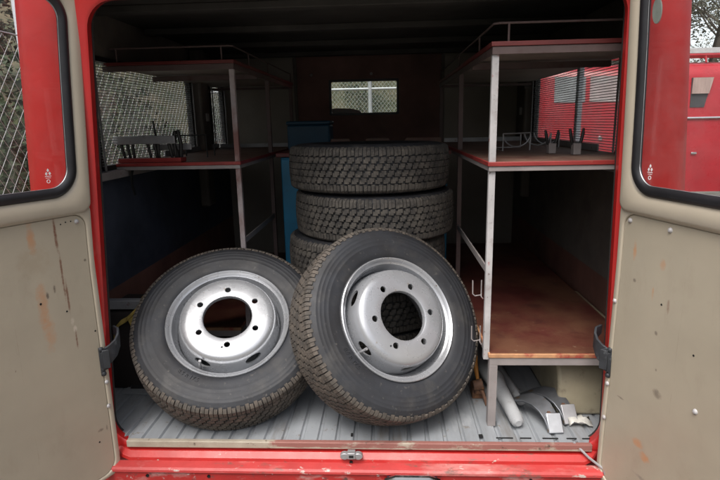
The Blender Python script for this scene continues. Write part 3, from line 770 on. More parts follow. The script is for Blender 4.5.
# ------------------------------------------------------------------ SHELF RACKS
def rack(side, ys, label, hooks, xi, xo, zs, lowx):
    s = side; yf = ys[0]; yb = ys[-1]; zlow, zmid, ztop = zs
    t = thing('shelf_rack', label, 'shelf rack', (s * .7, (yf + yb) / 2, 0), group='shelf racks along the van sides')
    off = Matrix.Translation((-s * .7, -(yf + yb) / 2, 0))
    def pb(mb, name, mats, parent=t, **k):
        mb.v = [tuple(off @ Vector(v)) for v in mb.v]
        return mb.build(name, mats, parent, **k)
    X = lambda a, c: (min(s * a, s * c), max(s * a, s * c))
    pw = .022
    for k, y in enumerate(ys):
        zt = ztop - .020
        z0 = zlow - .028 if k == 0 else 0.0
        b = MB()
        b.box(*X(xi, xi + pw), y, y + .004, z0, zt); b.box(*X(xi, xi + .004), y + .004, y + pw, z0, zt)
        pb(b, 'post', ('white_post' if s > 0 else 'grey_post') if k == 0 else 'shaded_primer', bevel=.0012)
        # brackets tying the boards to the van wall
        for zt_ in ((zmid - .027, ztop - .027) if k == 2 else (zmid - .027,)): b = MB(); b.box(*X(xo, 1.10), y + (.30 if k == 0 else .05 if s > 0 else -.12), y + (.33 if k == 0 else .08 if s > 0 else -.09), zt_ - .028, zt_ - .012); pb(b, 'wall_bracket', 'wall_dark')
    # three boards with frames: z of board top
    for zi, (zt, m_top, m_edge, x_in) in enumerate(((zlow, 'shelf_red', 'edge_ply', lowx), (zmid, 'shelf_top', 'edge_red', xi + .002), (ztop, 'under_white', 'edge_dark', xi + .002))):
        b = MB(); y0, y1 = yf - (.012 if zi else .02), yb + .03
        b.box(*X(x_in, xo + .02), y0 + .012, y1, zt - .015, zt)
        sh = pb(b, 'shelf_board', m_top, bevel=.0015)
        b = MB(); b.box(*X(x_in - .002, xo + .021), y0, y0 + .0115, zt - .0135, zt + .001)
        b.box(*X(x_in - .008, x_in - .0005), y0 + .0, y1, zt - .0135, zt + .001)
        pb(b, 'board_edging', m_edge, sh, bevel=.0015)
        b = MB()
        zf = zt - .0175; fh = (.026, .013, .021)[zi]
        b.box(*X(x_in - .004, xo + .03), y0 + .004, y0 + .008, zf - fh, zf + .003); b.box(*X(x_in - .004, xo + .03), y0 + .008, y0 + .032, zf - .004, zf - .0005)
        b.box(*X(x_in - .004, x_in), y0 + .008, y1, zf - fh, zf + .003)
        b.box(*X(x_in + .001, xo + .03), y1 - .03, y1, zf - fh, zf - .006)
        if zi == 2: b.box(*X(x_in + .001, xo), y0 + .45, y0 + .48, zf - .03, zf - .006)
        pb(b, 'shelf_frame', ('steel_grey', 'steel_grey', 'shaded_primer')[zi], bevel=.001)
    # front leg of the low shelf
    b = MB(); b.box(*X(lowx - .004, lowx + .026), yf - .016, yf - .012, 0, zlow - .044); b.box(*X(lowx - .004, lowx), yf - .012, yf + .016, 0, zlow - .044)
    pb(b, 'leg', 'steel_grey', bevel=.0012)
    # side rails at mid height and guard rail above the top board
    b = MB(); b.box(*X(xi + .004, xi + .010), ys[0] + .03, ys[1], .585, .612); pb(b, 'side_rail', 'steel_grey', bevel=.001)
    b = MB()
    zr = ztop + .060; xr = xi + .006
    b.tube([(s * xo, yf + .01, zr), (s * (xr + .016), yf + .01, zr), (s * xr, yf + .022, zr), (s * xr, yb, zr)], .0038, 8)
    for x, y in ((xo - .03, yf + .01), (xr + .046, yf + .01), (xr, yf + .30), (xr, (yf + yb) / 2), (xr, yb)):
        b.tube([(s * x, y, ztop), (s * x, y, zr)], .0038, 8)
    pb(b, 'guard_rail', 'shaded_primer')
    # back rail on the mid shelf
    b = MB(); b.box(*X(xi + .03, xo - .02), yb - .02, yb - .012, zmid, zmid + .027); b.box(*X(xo - .006, xo), yf + .5, yb, zmid, zmid + .03)
    pb(b, 'back_rail', 'bar_metal', bevel=.001)
    for (y, z) in hooks:
        b = MB()
        x = s * (xi - .001)
        b.tube([(x, y, z + .03), (x, y, z), (x, y - .002, z - .022), (x - s * .002, y - .012, z - .03), (x, y - .035, z - .03)], .0024, 8)
        b.tube([(x - s * .001, y, z - .028), (x - s * .024, y - .004, z - .030), (x - s * .032, y - .004, z - .022), (x - s * .033, y - .004, z + .03)], .0024, 8)
        pb(b, 'hook', 'steel_grey')
    return t
rack(1, (.125, .95, 1.90), 'three-tier red shelf rack on the right, its worn lowest board bare over a grey frame', [(.20, .515), (.20, .335)], .478, 1.03, (.290, .985, 1.372), .502)
rack(-1, (.665, 1.37, 2.13), 'three-tier red shelf rack on the left, its front behind the left leaning wheel', [], .528, 1.075, (.180, .965, 1.400), .578)

# brackets on the left rack underside
# ------------------------------------------------------------------ THINGS IN THE VAN
# blue cabinet behind the stack and the plank across it
t = thing('storage_cabinet', 'blue cabinet standing behind the tyre stack between the racks', 'cabinet', (0, 1.5, 0))
b = MB(); b.box(-.455, .46, -.27, .27, .0, .945); cb = b.build('cabinet_body', 'blue', t, bevel=.006)
for x0, x1 in ((-.45, -.003), (.003, .455)):
    b = MB(); b.box(x0, x1, -.285, -.2705, .03, .935); d = b.build('cabinet_door', 'blue', t, bevel=.004)
    b = MB(); xk = x1 - .04 if x0 < 0 else x0 + .04
    b.tube([(xk, -.287, .45), (xk, -.31, .46), (xk, -.31, .54), (xk, -.287, .55)], .005, 8); b.build('handle', 'steel_grey', d)
b = MB(); b.box(-.475, .476, 1.205, 1.80, .947, .969)
tag(b.build('cross_plank', 'edge_dark', None, bevel=.003), 'red-brown plank lying across the blue cabinet behind the tyre stack', 'plank')
# dark blue box on the plank
t = thing('metal_box', 'dark blue box at left on the red-brown plank beneath the bulkhead window', 'box', (-.335, 1.62, .970))
b = MB(); b.box(-.127, .127, -.11, .11, 0, .145); b.build('box_body', 'blue_dark', t, bevel=.01)
b = MB(); b.box(-.132, .132, -.115, .115, .1455, .168); b.build('lid', 'blue_dark', t, bevel=.008)
# notched wooden cradle plank
b = MB()
def notch(cx, r, z): return [(cx + r * math.cos(a), z - r * .62 * math.sin(a)) for a in [PI - k * PI / 10 for k in range(11)]]
poly = [(-.19, .970), (.44, .970), (.44, 1.034)] + [(q[0], q[1]) for q in reversed(notch(.19, .048, 1.034))] + [(q[0], q[1]) for q in reversed(notch(-.035, .048, 1.034))] + [(-.19, 1.034)]
b.prism(poly, 1.385, 1.41, 'y')
tag(b.build('notched_board', 'shelf_top', None, bevel=.002), 'brown board with two round notches standing on the plank behind the tyre stack', 'board')

# hose clamp rack on the left middle shelf
t = thing('hose_clamp_rack', 'pale metal bar over dark prongs on a red strip, at the left shelf front', 'hose rack', (-.938, .745, .9662))
b = MB(); b.box(-.15, .14, -.075, -.005, 0, .020); b.build('base_strip', 'edge_red', t, bevel=.002)
b = MB(); b.box(-.165, .118, -.072, -.064, .083, .119); b.build('clamp_bar', 'bar_metal', t, bevel=.003)
b = MB(); b.box(-.03, .155, .03, .037, .05, .078); b.build('inner_bar', 'bar_metal', t, bevel=.002)
for x, dx in ((-.132, -.012), (-.108, -.004), (-.088, .004), (-.01, -.010), (.018, -.004), (.028, .006), (.088, -.012), (.106, .004)):
    b = MB(); b.tube([(x, -.04, .02), (x + dx * .4, -.05, .07), (x + dx, -.052, .118)], [.0065, .0075, .0085], 8); b.build('prong', 'black_metal', t)
b = MB(); b.tube([(.02, -.02, .04), (.016, -.03, .12), (.012, -.035, .185)], [.005, .006, .004], 8); b.build('pin', 'black_metal', t)
b = MB(); b.tube([(.112, -.03, .02), (.104, -.045, .08), (.114, -.052, .135), (.126, -.045, .14), (.134, -.04, .08), (.126, -.03, .02)], .009, 8); b.build('loop_clip', 'black_metal', t)
# wire stand behind it
b = MB()
b.tube([(-.93, .98, .968), (-.93, .98, 1.078), (-.778, .98, 1.078), (-.778, .98, .968)], .0032, 8)
b.tube([(-.93, 1.10, .968), (-.93, 1.10, 1.078), (-.778, 1.10, 1.078), (-.778, 1.10, .968)], .0032, 8)
for x in (-.93, -.778): b.tube([(x, .98, 1.078), (x, 1.10, 1.078)], .0032, 8)
tag(b.build('wire_stand', 'black_metal', None), 'thin black wire stand on the left shelf, behind the pronged hose rack', 'wire stand')
# bracket hanging below the left middle shelf
b = MB(); b.strip([(-1.035, .70, .945), (-1.04, .685, .91), (-1.035, .67, .865), (-1.02, .66, .82)], [.008, .008, .007, .006], .006, (0, 1, 0))
tag(b.build('hanging_hook', 'black_metal', None), 'short black iron hook hanging below the left shelf, beside the window', 'hook')

# wire cradles on the right middle shelf
def arcp(cx, y, z, r, a0, a1, n=12): return [(cx + r * math.cos(R(a0 + (a1 - a0) * k / n)), y, z + r * math.sin(R(a0 + (a1 - a0) * k / n))) for k in range(n + 1)]
t = thing('wire_cradle', 'grey wire frame with sagging curved hoops on the right shelf', 'wire cradle', (.74, .88, .9862))
b = MB(); b.tube([(-.085, -.12, .0), (-.085, -.12, .075), (.035, -.12, .078), (.035, -.12, .06)], .0036, 8); b.build('frame_wire', 'bar_metal', t)
b = MB(); b.tube([(-.085, -.12, 0), (-.085, .16, 0), (.06, .16, 0), (.06, .16, .07)], .0036, 8); b.build('base_wire', 'bar_metal', t)
for cx, y in ((-.02, -.10), (.10, 0.0), (.17, .10)):
    b = MB(); b.tube(arcp(cx, y, .078, .062, 185, 355), .0036, 8); b.tube([(cx + .060, y, .0), (cx + .062, y, .072)], .0036, 8); b.build('hoop', 'bar_metal', t)
for x, y, h, lb in ((.80, .52, .052, 'smaller black two-pronged clip on a grey block, middle of right shelf'), (.868, .43, .056, 'larger black two-pronged clip on a grey block, nearest the right window')):
    t = thing('hose_clip', lb, 'hose clip', (x, y, .9862), group='pronged clips on the right shelf')
    b = MB(); b.box(-.0145, .0145, -.018, .018, 0, h * .78); b.build('block', 'steel_grey', t, bevel=.002)
    for s in (-1, 1):
        b = MB(); b.tube([(s * .013, 0, h * .7), (s * .019, 0, h * 1.0), (s * .0235, 0, h * 1.45), (s * .026, .004, h * 1.78)], [.005, .0065, .0065, .0045], 8); b.build('prong', 'black_metal', t)

# under the right rack: two curved steel brackets with bright pads
def bracket(loc, rz, label, dark):
    t = thing('steel_bracket', label, 'bracket', loc, group='curved steel brackets under the right rack'); t.rotation_euler = (0, 0, rz)
    b = MB()
    pts = [(-.105, .135, .030), (-.085, .125, .040), (-.060, .110, .058), (-.032, .085, .074), (-.006, .052, .078), (.012, .020, .068), (.022, -.006, .050), (.027, -.022, .030), (.030, -.034, .010)]
    b.strip(pts, [.006, .013, .020, .026, .030, .031, .030, .029, .028], .010, (.80, .45, .30))
    b.build('arm', 'dark_steel', t, bevel=.002)
    b = MB(); b.box(-.027, .027, -.008, .008, .0, .072, T=Matrix.Translation((.034, -.048, .001)) @ Matrix.Rotation(R(-38), 4, 'X'))
    b.build('pad', 'bright_steel' if not dark else 'bar_metal', t, bevel=.0025)
    b = MB(); b.lathe([(0, .004), (.008, .004), (.009, 0)], 6, T=Matrix.Translation((.020, -.004, .057)) @ Matrix.Rotation(R(52), 4, 'X')); b.build('bolt', 'rust', t)
    b = MB(); b.tube([(-.102, .132, .032), (-.092, .146, .036), (-.075, .152, .038)], [.006, .006, .003], 8); b.build('spur', 'bright_steel', t)
    return t
bracket((.700, .105, .001), R(4), 'nearer curved steel bracket with a bright square pad, under the right rack', False)
bracket((.772, .165, .001), R(8), 'further curved steel bracket with a duller pad, close to the khaki wheel arch', True)
# fat grey pipe lying under the rack corner
b = MB()
b.tube([(.545, .80, .052), (.552, .55, .056), (.560, .42, .06), (.574, .36, .062), (.582, .30, .052), (.592, .20, .044), (.604, .105, .030), (.606, .090, .028), (.607, .082, .027)], [.03, .032, .036, .040, .031, .027, .0255, .022, .012], 18)
tag(b.build('exhaust_pipe', 'stuff_grey', None), 'fat grey pipe lying on the floor behind the low rack leg', 'pipe')
b = MB()
b.tube([(.62, .75, .022), (.625, .55, .022), (.648, .33, .022), (.66, .26, .02)], .02, 12)
tag(b.build('steel_tube', 'stuff_grey', None), 'slim grey tube on the floor beneath the right rack, beside the fat pipe', 'tube')
# rusty latch with chain and orange handle at the rack corner
t = thing('rusty_winch', 'rusty iron latch with an orange handle beside the right rack leg', 'winch', (.492, .34, .0))
b = MB(); b.box(-.02, .03, -.03, .035, .002, .05); b.box(-.012, .02, -.045, -.03, .03, .085); b.lathe([(0, -.02), (.022, -.02), (.022, .02), (0, .02)], 16, T=Matrix.Translation((.0, -.04, .07)) @ Matrix.Rotation(R(80), 4, 'Y'))
b.build('winch_body', 'rust', t, bevel=.003)
b = MB(); b.tube([(.01, .0, .05), (.0, .03, .12), (-.004, .05, .20), (-.003, .06, .245)], [.006, .010, .012, .010], 10); b.build('handle', 'orange', t)
b = MB(); b.tube([(-.004, -.03, .06), (.018, -.05, .045), (.026, -.075, .02), (.03, -.09, .006)], .007, 8); b.build('chain', 'rust', t)
# scrap of plastic on the wheel arch foot
b = MB()
pp = []
for i in range(7):
    for j in range(5):
        pp.append((.80 + i * .014, .100 + j * .012 + random.uniform(-.003, .003), .006 + random.uniform(0, .022)))
b.add(pp, [(i * 5 + j, (i + 1) * 5 + j, (i + 1) * 5 + j + 1, i * 5 + j + 1) for i in range(6) for j in range(4)])
o = b.build('plastic_scrap', 'paper', None, angle=180); tag(o, 'crumpled pale plastic scrap on the floor against the khaki wheel arch', 'litter')
sm = o.modifiers.new('th', 'SOLIDIFY'); sm.thickness = .001

# on the left low shelf: grey bar and yellow strap
b = MB(); b.box(-1.09, -.90, .40, .435, .3625, .402)
tag(b.build('grey_bar', 'bar_metal', None, bevel=.002), 'flat grey bar lying across the dark wheel arch on the left', 'bar')
b = MB()
b.strip([(-.925, .50, .366), (-.922, .45, .385), (-.920, .405, .408), (-.925, .388, .395), (-.945, .376, .36), (-.972, .372, .335), (-.985, .376, .325), (-1.01, .372, .312), (-1.035, .372, .285), (-1.04, .374, .25)], .014, .004, (.35, .3, .9))
b.strip([(-.965, .374, .338), (-.950, .370, .30), (-.935, .368, .26), (-.925, .370, .21), (-.93, .372, .15)], .013, .004, (.9, .2, .25))
tag(b.build('ratchet_strap', 'strap_yellow', None), 'yellow webbing strap hanging over the grey bar by the left wheel', 'strap')

# ------------------------------------------------------------------ OUTSIDE
# ground: one sheet, rising into a bank on the left and a slope in front of the van
def sm_(a, b_, x):
    t = min(1, max(0, (x - a) / (b_ - a))); return t * t * (3 - 2 * t)
def gh(x, y):
    r = math.hypot(x, y)
    h = 0
    h += 3.2 * sm_(-2.15, -9.5, x) * (1 - sm_(30, 60, r))
    h += 7.0 * sm_(11.3, 27, y) * (1 - sm_(6, 16, x)) * (1 - sm_(40, 70, r))
    h += .03 * math.sin(x * 2.1 + y) + .025 * math.sin(y * 3.3 - x * 1.3)
    return GZ - .03 + h
def axis(lo, hi, core, step, n):
    a = []; x = -core
    while x <= core: a.append(x); x += step
    k = 1
    for i in range(n):
        f_ = ((i + 1) / n) ** 2
        a = [-core + (lo + core) * f_] + a + [core + (hi - core) * f_]
    return sorted(set(a))
ax = axis(-400, 400, 24, .4, 14); ay = ax
b = MB(); nx = len(ax)
b.add([(x, y, gh(x, y)) for y in ay for x in ax], [(j * nx + i, j * nx + i + 1, (j + 1) * nx + i + 1, (j + 1) * nx + i) for j in range(len(ay) - 1) for i in range(nx - 1)])
g = b.build('ground', 'ground', None, angle=180, kind='structure')

# chain-link fences
def clip(p, q, a0, a1, z0, z1):
    t0, t1 = 0.0, 1.0; d = (q[0] - p[0], q[1] - p[1])
    for pp, dd, lo, hi in ((p[0], d[0], a0, a1), (p[1], d[1], z0, z1)):
        u0, u1 = (lo - pp) / dd, (hi - pp) / dd
        if u0 > u1: u0, u1 = u1, u0
        t0, t1 = max(t0, u0), min(t1, u1)
    return None if t0 >= t1 else ((p[0] + d[0] * t0, p[1] + d[1] * t0), (p[0] + d[0] * t1, p[1] + d[1] * t1))
def fence(name, label, to3, a0, a1, z0, z1, dz, da, r, posts, rail_z, pr, group, slope=1.25):
    t = thing(name, label, 'fence', to3(a0, GZ), group)
    inv = Vector(t.location)
    b = MB(); H = z1 - z0; run = H / slope
    a = a0 - run
    while a < a1 + run:
        for p, q in (((a, z0), (a + run, z1)), ((a, z1), (a + run, z0))):
            c = clip(p, q, a0, a1, z0, z1)
            if c: b.tube([Vector(to3(*c[0])) - inv, Vector(to3(*c[1])) - inv], r, 4, cap=False)
        a += da
    b.build('wire_mesh', 'galv', t, smooth=False)
    for p in posts:
        b = MB(); b.tube([Vector(to3(p, GZ - .1)) - inv, Vector(to3(p, z1 + .06)) - inv], pr, 12); b.build('post', 'galv_post', t)
    for z in rail_z:
        b = MB(); b.tube([Vector(to3(a0, z)) - inv, Vector(to3(a1, z)) - inv], pr * .6 if z > 1.75 else .004, 8); b.build('rail' if z > 1.75 else 'tension_wire', 'galv_post', t)
    return t
fence('chain_link_fence', 'galvanised chain-link fence running close along the left side of the van', lambda a, z: (-2.05, a, z), .2, 9.0, GZ + .06, 1.66, 0, .086, .0019, (5.6, 8.4), (1.67,), .028, 'fences round the yard')
fence('chain_link_fence', 'chain-link fence with a white top rail beyond the cab, behind the small window', lambda a, z: (a, 11.0, z), -4.0, 4.0, GZ + .06, 2.35, 0, .085, .0022, (-2.9, -.24, 2.4), (1.85,), .045, 'fences round the yard')
# pale leaning pole behind the left rear corner
b = MB(); b.tube([(-2.655, 2.55, GZ), (-2.655, 2.55, 1.2), (-2.655, 2.55, 3.6)], .064, 14)
tag(b.build('metal_pole', 'pole_paint', None), 'pale grey metal pole behind the fence, left of the van corner', 'pole')

# foliage helpers
def leaves(b, c, rad, n, size, tones=(0, 1), flat=1.0, seed=0):
    rnd = random.Random(seed)
    if b.tone is None: b.tone = [0.5] * len(b.v)
    for i in range(n):
        d = Vector((rnd.gauss(0, 1), rnd.gauss(0, 1), rnd.gauss(0, 1))).normalized() * (rnd.random() ** .45)
        p = Vector(c) + Vector((d.x * rad[0], d.y * rad[1], d.z * rad[2]))
        t = Vector((rnd.gauss(0, 1), rnd.gauss(0, 1), rnd.gauss(0, .6))).normalized(); w = t.cross(Vector((rnd.gauss(0, 1), rnd.gauss(0, 1), rnd.gauss(0, 1)))).normalized()
        s = size * rnd.uniform(.6, 1.4)
        b.add([p - w * s * .35, p + t * s * .6, p + w * s * .35, p + t * s * 1.25], [(0, 1, 2), (1, 3, 2)] if False else [(0, 1, 3), (0, 3, 2)])
        b.tone += [rnd.uniform(*tones)] * 4
def bush(loc, h, w, label, tones, seed, m='leaf'):
    rnd = random.Random(seed)
    t = thing('bush', label, 'bush', loc, 'bushes on the bank')
    b = MB(); b.tone = []
    for k in range(11):
        c = (rnd.uniform(-w, w) * .6, rnd.uniform(-w, w) * .6, h * rnd.uniform(.25, .9)); r = w * rnd.uniform(.25, .45)
        leaves(b, c, (r, r, r * 1.1), 170, .05 * (h / 1.4) ** .5, (max(0, tones[0] + rnd.uniform(-.2, .2)), min(1, tones[1] + rnd.uniform(-.2, .2))), 1, seed * 31 + k)
    b.build('foliage', m, t, smooth=False)
    b = MB()
    for k in range(6):
        a = rnd.uniform(0, 6.28); q = (math.cos(a) * w * .5, math.sin(a) * w * .5, h * .8)
        b.tube([(0, 0, -.05), (q[0] * .4, q[1] * .4, h * .4), q], [.015, .01, .004], 6)
    b.build('stem', 'bark', t)
B = [(-3.0, 3.5, 1.8, .8, 'bluish green bush pressed against the fence, seen through the left side window', (0, .6)),
     (-3.2, 6.4, 2.1, .9, 'dark bushy shrub behind the far fence post on the left', (0, .5)),
     (-2.9, 8.9, 2.1, .9, 'dark shrub past the end of the left fence', (0, .5)),
     (-2.9, 1.6, 1.5, .7, 'green bush just behind the near end of the fence, seen through the left door pane', (.2, .8)),
     (-3.4, 2.7, 1.9, .9, 'dark green bush on the bank behind the leaning grey pole', (0, .5)),
     (-3.0, 4.2, 1.4, .8, 'pale green bush behind the fence, seen through the left side window', (.4, 1)),
     (-3.5, 5.6, 2.0, 1.0, 'large mid green bush on the bank beyond the left side window', (.1, .7)),
     (-3.1, 7.4, 1.7, .9, 'dull green bush at the far end of the left fence', (.1, .6)),
     (-4.4, 3.6, 2.2, 1.1, 'tall dark bush standing higher on the left bank', (0, .45)),
     (-4.6, 6.6, 2.2, 1.2, 'broad yellowish bush higher up the left bank', (.4, 1)),
     (9.6, 13.0, 3.4, 1.7, 'big grey-green bush behind the red fire truck ladder', (.3, 1)),
     (12.4, 13.6, 3.8, 1.9, 'tall grey-green bush at the right edge behind the red fire truck', (.3, 1)),
     (-1.6, 13.2, 1.3, .9, 'low green bush on the slope left of the white fence post', (.2, .8)),
     (1.0, 13.6, 1.4, 1.0, 'greyish green bush on the slope right of the white fence post', (.4, .9)),
     (-.3, 15.5, 1.8, 1.2, 'dark bush higher on the slope, straight behind the white fence post', (0, .5))]
for i, (x, y, h, w, lb, tn) in enumerate(B): bush((x, y, gh(x, y)), h, w, lb, tn, 11 + i)

# dry grass on the bank
rnd = random.Random(5); b = MB(); b.tone = []
def blade(x, y, h, tn):
    z = gh(x, y); a = rnd.uniform(0, 6.28); dx, dy = math.cos(a) * .005, math.sin(a) * .005; lx, ly = rnd.gauss(0, .35) * h, rnd.gauss(0, .35) * h
    b.add([(x - dx, y - dy, z - .02), (x + dx, y + dy, z - .02), (x + lx * .4 + dx * .7, y + ly * .4 + dy * .7, z + h * .6), (x + lx * .4 - dx * .7, y + ly * .4 - dy * .7, z + h * .6), (x + lx, y + ly, z + h)], [(0, 1, 2, 3), (3, 2, 4)])
    b.tone += [tn] * 5
for i in range(9000):
    x = -2.1 - abs(rnd.gauss(0, .9)); y = rnd.uniform(.2, 9)
    blade(x, y, rnd.uniform(.1, .38), rnd.choice((.1, .5, .7, .8, .95)) + rnd.uniform(-.08, .08))
for i in range(5000):
    x = rnd.uniform(-2.6, 2.6); y = 11.3 + rnd.random() ** 1.5 * 7
    blade(x, y, rnd.uniform(.25, .8), rnd.choice((.05, .1, .3, .6, .8)) + rnd.uniform(-.05, .05))
b.build('dry_grass', 'drygrass', None, smooth=False, kind='stuff', label='dry yellow grass covering the bank behind the fences')['category'] = 'grass'

def branchy(t, h, spread, seed, leafm, nleaf, lsize, tones, conif=False):
    rnd = random.Random(seed)
    tr = MB(); cr = MB(); tips = []
    def grow(mb, p, d, L, r, lev):
        pts = [p]; q = p.copy(); dd = d.copy(); n = 4
        for k in range(n):
            dd = (dd + Vector((rnd.gauss(0, .13), rnd.gauss(0, .13), rnd.gauss(.03, .08)))).normalized(); q = q + dd * L / n; pts.append(q.copy())
        mb.tube(pts, [r * (1 - .6 * k / n) for k in range(n + 1)], 7 if lev < 2 else 4, cap=False)
        if lev >= 3: tips.append(pts[-1]); tips.append(pts[2]); return
        for k in range(5 if lev else 9):
            f_ = rnd.uniform(.35, 1) ; i = min(n - 1, int(f_ * n)); base = pts[i].lerp(pts[i + 1], f_ * n - i)
            a = rnd.uniform(0, 6.28); side = dd.orthogonal().normalized(); side.rotate(Matrix.Rotation(a, 3, dd))
            nd = (dd * rnd.uniform(.5, .9) + side * rnd.uniform(.6, 1) * spread).normalized()
            grow(cr_limb, base, nd, L * rnd.uniform(.42, .62), r * .42, lev + 1)
    cr_limb = MB()
    grow(tr, Vector((0, 0, -.1)), Vector((0, 0, 1)), h * .62, h * .018, 0)
    tr.build('trunk', 'bark', t)
    cr.tone = []
    for tp in tips: leaves(cr, tp, (h * .05,) * 3, nleaf, lsize, tones, 1, rnd.randint(0, 10 ** 6))
    # twigs and leaves as two crown parts
    cr_limb.build('limbs', 'bark', t)
    cr.build('crown', leafm, t, smooth=False)
def conifer(t, h, w, seed):
    rnd = random.Random(seed); tr = MB(); cr = MB(); cr.tone = []
    tr.tube([(0, 0, -.2), (0, 0, h * .5), (0, 0, h)], [h * .018, h * .011, .01], 8); tr.build('trunk', 'bark', t)
    z = h * .08
    while z < h * .98:
        rad = w * (1 - z / h) ** .8; n = 7
        for k in range(n):
            a = rnd.uniform(0, 6.28); L = rad * rnd.uniform(.6, 1.1)
            for q in range(5):
                f_ = (q + 1) / 5
                leaves(cr, (math.cos(a) * L * f_, math.sin(a) * L * f_, z - L * f_ * .25), (.10 + .06 * L,) * 2 + (.08,), 9, .11, (0, .4 + .6 * f_), 1, rnd.randint(0, 10 ** 6))
        z += h * .03
    cr.build('crown', 'conifer', t, smooth=False)
C_ = [(-6.4, 5.6, 5.5, 1.9, 'dark spruce on the left bank nearest the grey pole'), (-8.2, 9.5, 7.0, 2.3, 'taller dark spruce further back on the left bank'), (-7.6, 2.6, 6.0, 2.0, 'dark spruce at the near end of the left bank')]
for i, (x, y, h, w, lb) in enumerate(C_):
    t = thing('spruce_tree', lb, 'tree', (x, y, gh(x, y)), 'spruces on the left bank'); conifer(t, h, w, 70 + i)
D_ = [(7.9, 14.5, 7.5, 'bare grey tree directly behind the red fire truck roof rack'), (10.2, 16.5, 8.5, 'taller bare tree further right behind the red fire truck'), (12.6, 15.0, 8, 'bare tree at the far right edge behind the yard'), (5.2, 18.0, 8, 'bare tree behind the left end of the red fire truck'), (9.0, 20.5, 9.5, 'most distant grey tree behind the red fire truck'), (14.5, 20.0, 9.5, 'far grey tree right of all the others')]
for i, (x, y, h, lb) in enumerate(D_):
    t = thing('bare_tree', lb, 'tree', (x, y, gh(x, y)), 'bare trees behind the red truck'); branchy(t, h, .75, 40 + i, 'twigleaf', 26, .075, (0, 1))

# red fire truck parked on the right, its side towards the camera
t = thing('fire_truck', 'old red fire truck with chrome trim and roof ladder, parked beyond the right side', 'fire truck', (5.4, 8.3, GZ))
def tb_(mb, name, mats, parent=t, **k):
    mb.v = [(x - 5.4, y - 8.3, z - GZ) for x, y, z in mb.v]
    return mb.build(name, mats, parent, **k)
b = MB()
prof = [(7.42, -.12), (7.385, .2), (7.38, .9), (7.39, 1.13), (7.40, 1.2), (7.43, 1.72), (7.47, 1.82), (7.56, 1.91), (7.8, 1.96), (8.3, 1.98), (8.8, 1.96), (9.05, 1.91), (9.15, 1.8), (9.2, 1.1), (9.2, -.12)]
def xs_(x, k, dz): return [(x, 8.3 + (y - 8.3) * k, z if z < .3 else .3 + (z - .3) * dz) for y, z in prof]
b.loft([xs_(2.62, .82, .90), xs_(2.66, .92, .97), xs_(2.76, 1, 1), xs_(5.0, 1, 1), xs_(8.2, 1, 1), xs_(8.32, .93, .97)], closed=True, cap0=True, cap1=True)
tb_(b, 'body', 'truck_red', angle=40)
def win_poly(poly, m, frame=True):
    b = MB()
    def y_at(z): return 7.40 + (z - 1.2) * .0577
    b.loft([[(x, y_at(z) - .010, z) for x, z in poly], [(x, y_at(z) + .01, z) for x, z in poly]], cap0=True, cap1=True)
    return tb_(b, 'side_window', m, smooth=False)
win_poly([(2.84, 1.36), (3.33, 1.36), (3.33, 1.76), (2.84, 1.76)], 'truck_glass')
win_poly([(3.40, 1.36), (4.34, 1.36), (4.34, 1.76), (3.40, 1.76)], 'truck_glass_reflect')
b = MB(); b.box(5.06, 5.15, 7.36, 7.376, .50, .53); tb_(b, 'door_handle', 'chrome', bevel=.004)
w3 = win_poly([(4.98, 1.24), (5.20, 1.24), (5.30, 1.70), (4.98, 1.70)], 'truck_dark')
b = MB(); b.prism([(4.985, 1.45), (5.245, 1.45), (5.295, 1.695), (4.985, 1.695)], 7.375, 7.398, 'y'); tb_(b, 'blind', 'curtain', w3)
win_poly([(5.75, 1.24), (6.9, 1.24), (6.9, 1.70), (5.75, 1.70)], 'truck_glass')
b = MB(); b.tube([(4.45, 7.372, 1.075), (8.2, 7.372, 1.075)], .018, 8); tb_(b, 'chrome_trim', 'chrome')
for x in (3.35, 7.0):
    b = MB(); b.tube(arcp(x, 7.372, -.12, .50, 0, 180, 20), .022, 8); tb_(b, 'arch_trim', 'chrome')
    b = MB(); b.prism([(x + .47 * math.cos(PI * k / 16), -.12 + .47 * math.sin(PI * k / 16)) for k in range(17)], 7.376, 7.44, 'y'); tb_(b, 'wheel_well', 'dark_hole')
    b = MB(); T = Matrix.Translation((x, 7.50, GZ + .376)) @ Matrix.Rotation(R(90), 4, 'X')
    b.lathe([(.20, .11), (.26, .115), (.34, .10), (.376, .07), (.376, -.07), (.34, -.1), (.2, -.1)], 40, T=T); wh = tb_(b, 'wheel', 'rubber')
    b = MB(); b.lathe([(0, .09), (.08, .10), (.15, .07), (.2, .108), (.21, .09), (.2, -.05), (0, -.05)], 32, T=T); tb_(b, 'hub', 'rim', wh)
for x, z in ((2.9, .55), (3.6, .78), (4.25, .62)): b = MB(); b.lathe([(0, .02), (.03, .018), (.04, 0)], 14, T=Matrix.Translation((x, 7.374, z)) @ Matrix.Rotation(R(90), 4, 'X')); tb_(b, 'marker_lamp', 'chrome')
for x in (4.55, 5.62):
    b = MB(); b.box(x - .006, x + .006, 7.374, 7.385, -.05, 1.7); tb_(b, 'door_seam', 'truck_dark')
b = MB()
for y in (7.62, 7.9):
    b.tube([(3.6, y, 2.06), (8.0, y, 2.06)], .025, 8)
for k in range(9): b.tube([(3.7 + k * .52, 7.58, 1.94), (3.7 + k * .52, 7.62, 2.06)], .016, 6)
tb_(b, 'roof_rack', 'truck_red')
t2 = thing('ladder', 'grey metal ladder laid along the red fire truck roof rack', 'ladder', (5.8, 7.76, 2.085))
for y in (-.13, .13): b = MB(); b.box(-2.2, 2.2, y - .02, y + .02, 0, .085); b.build('stile', 'galv', t2, bevel=.004)
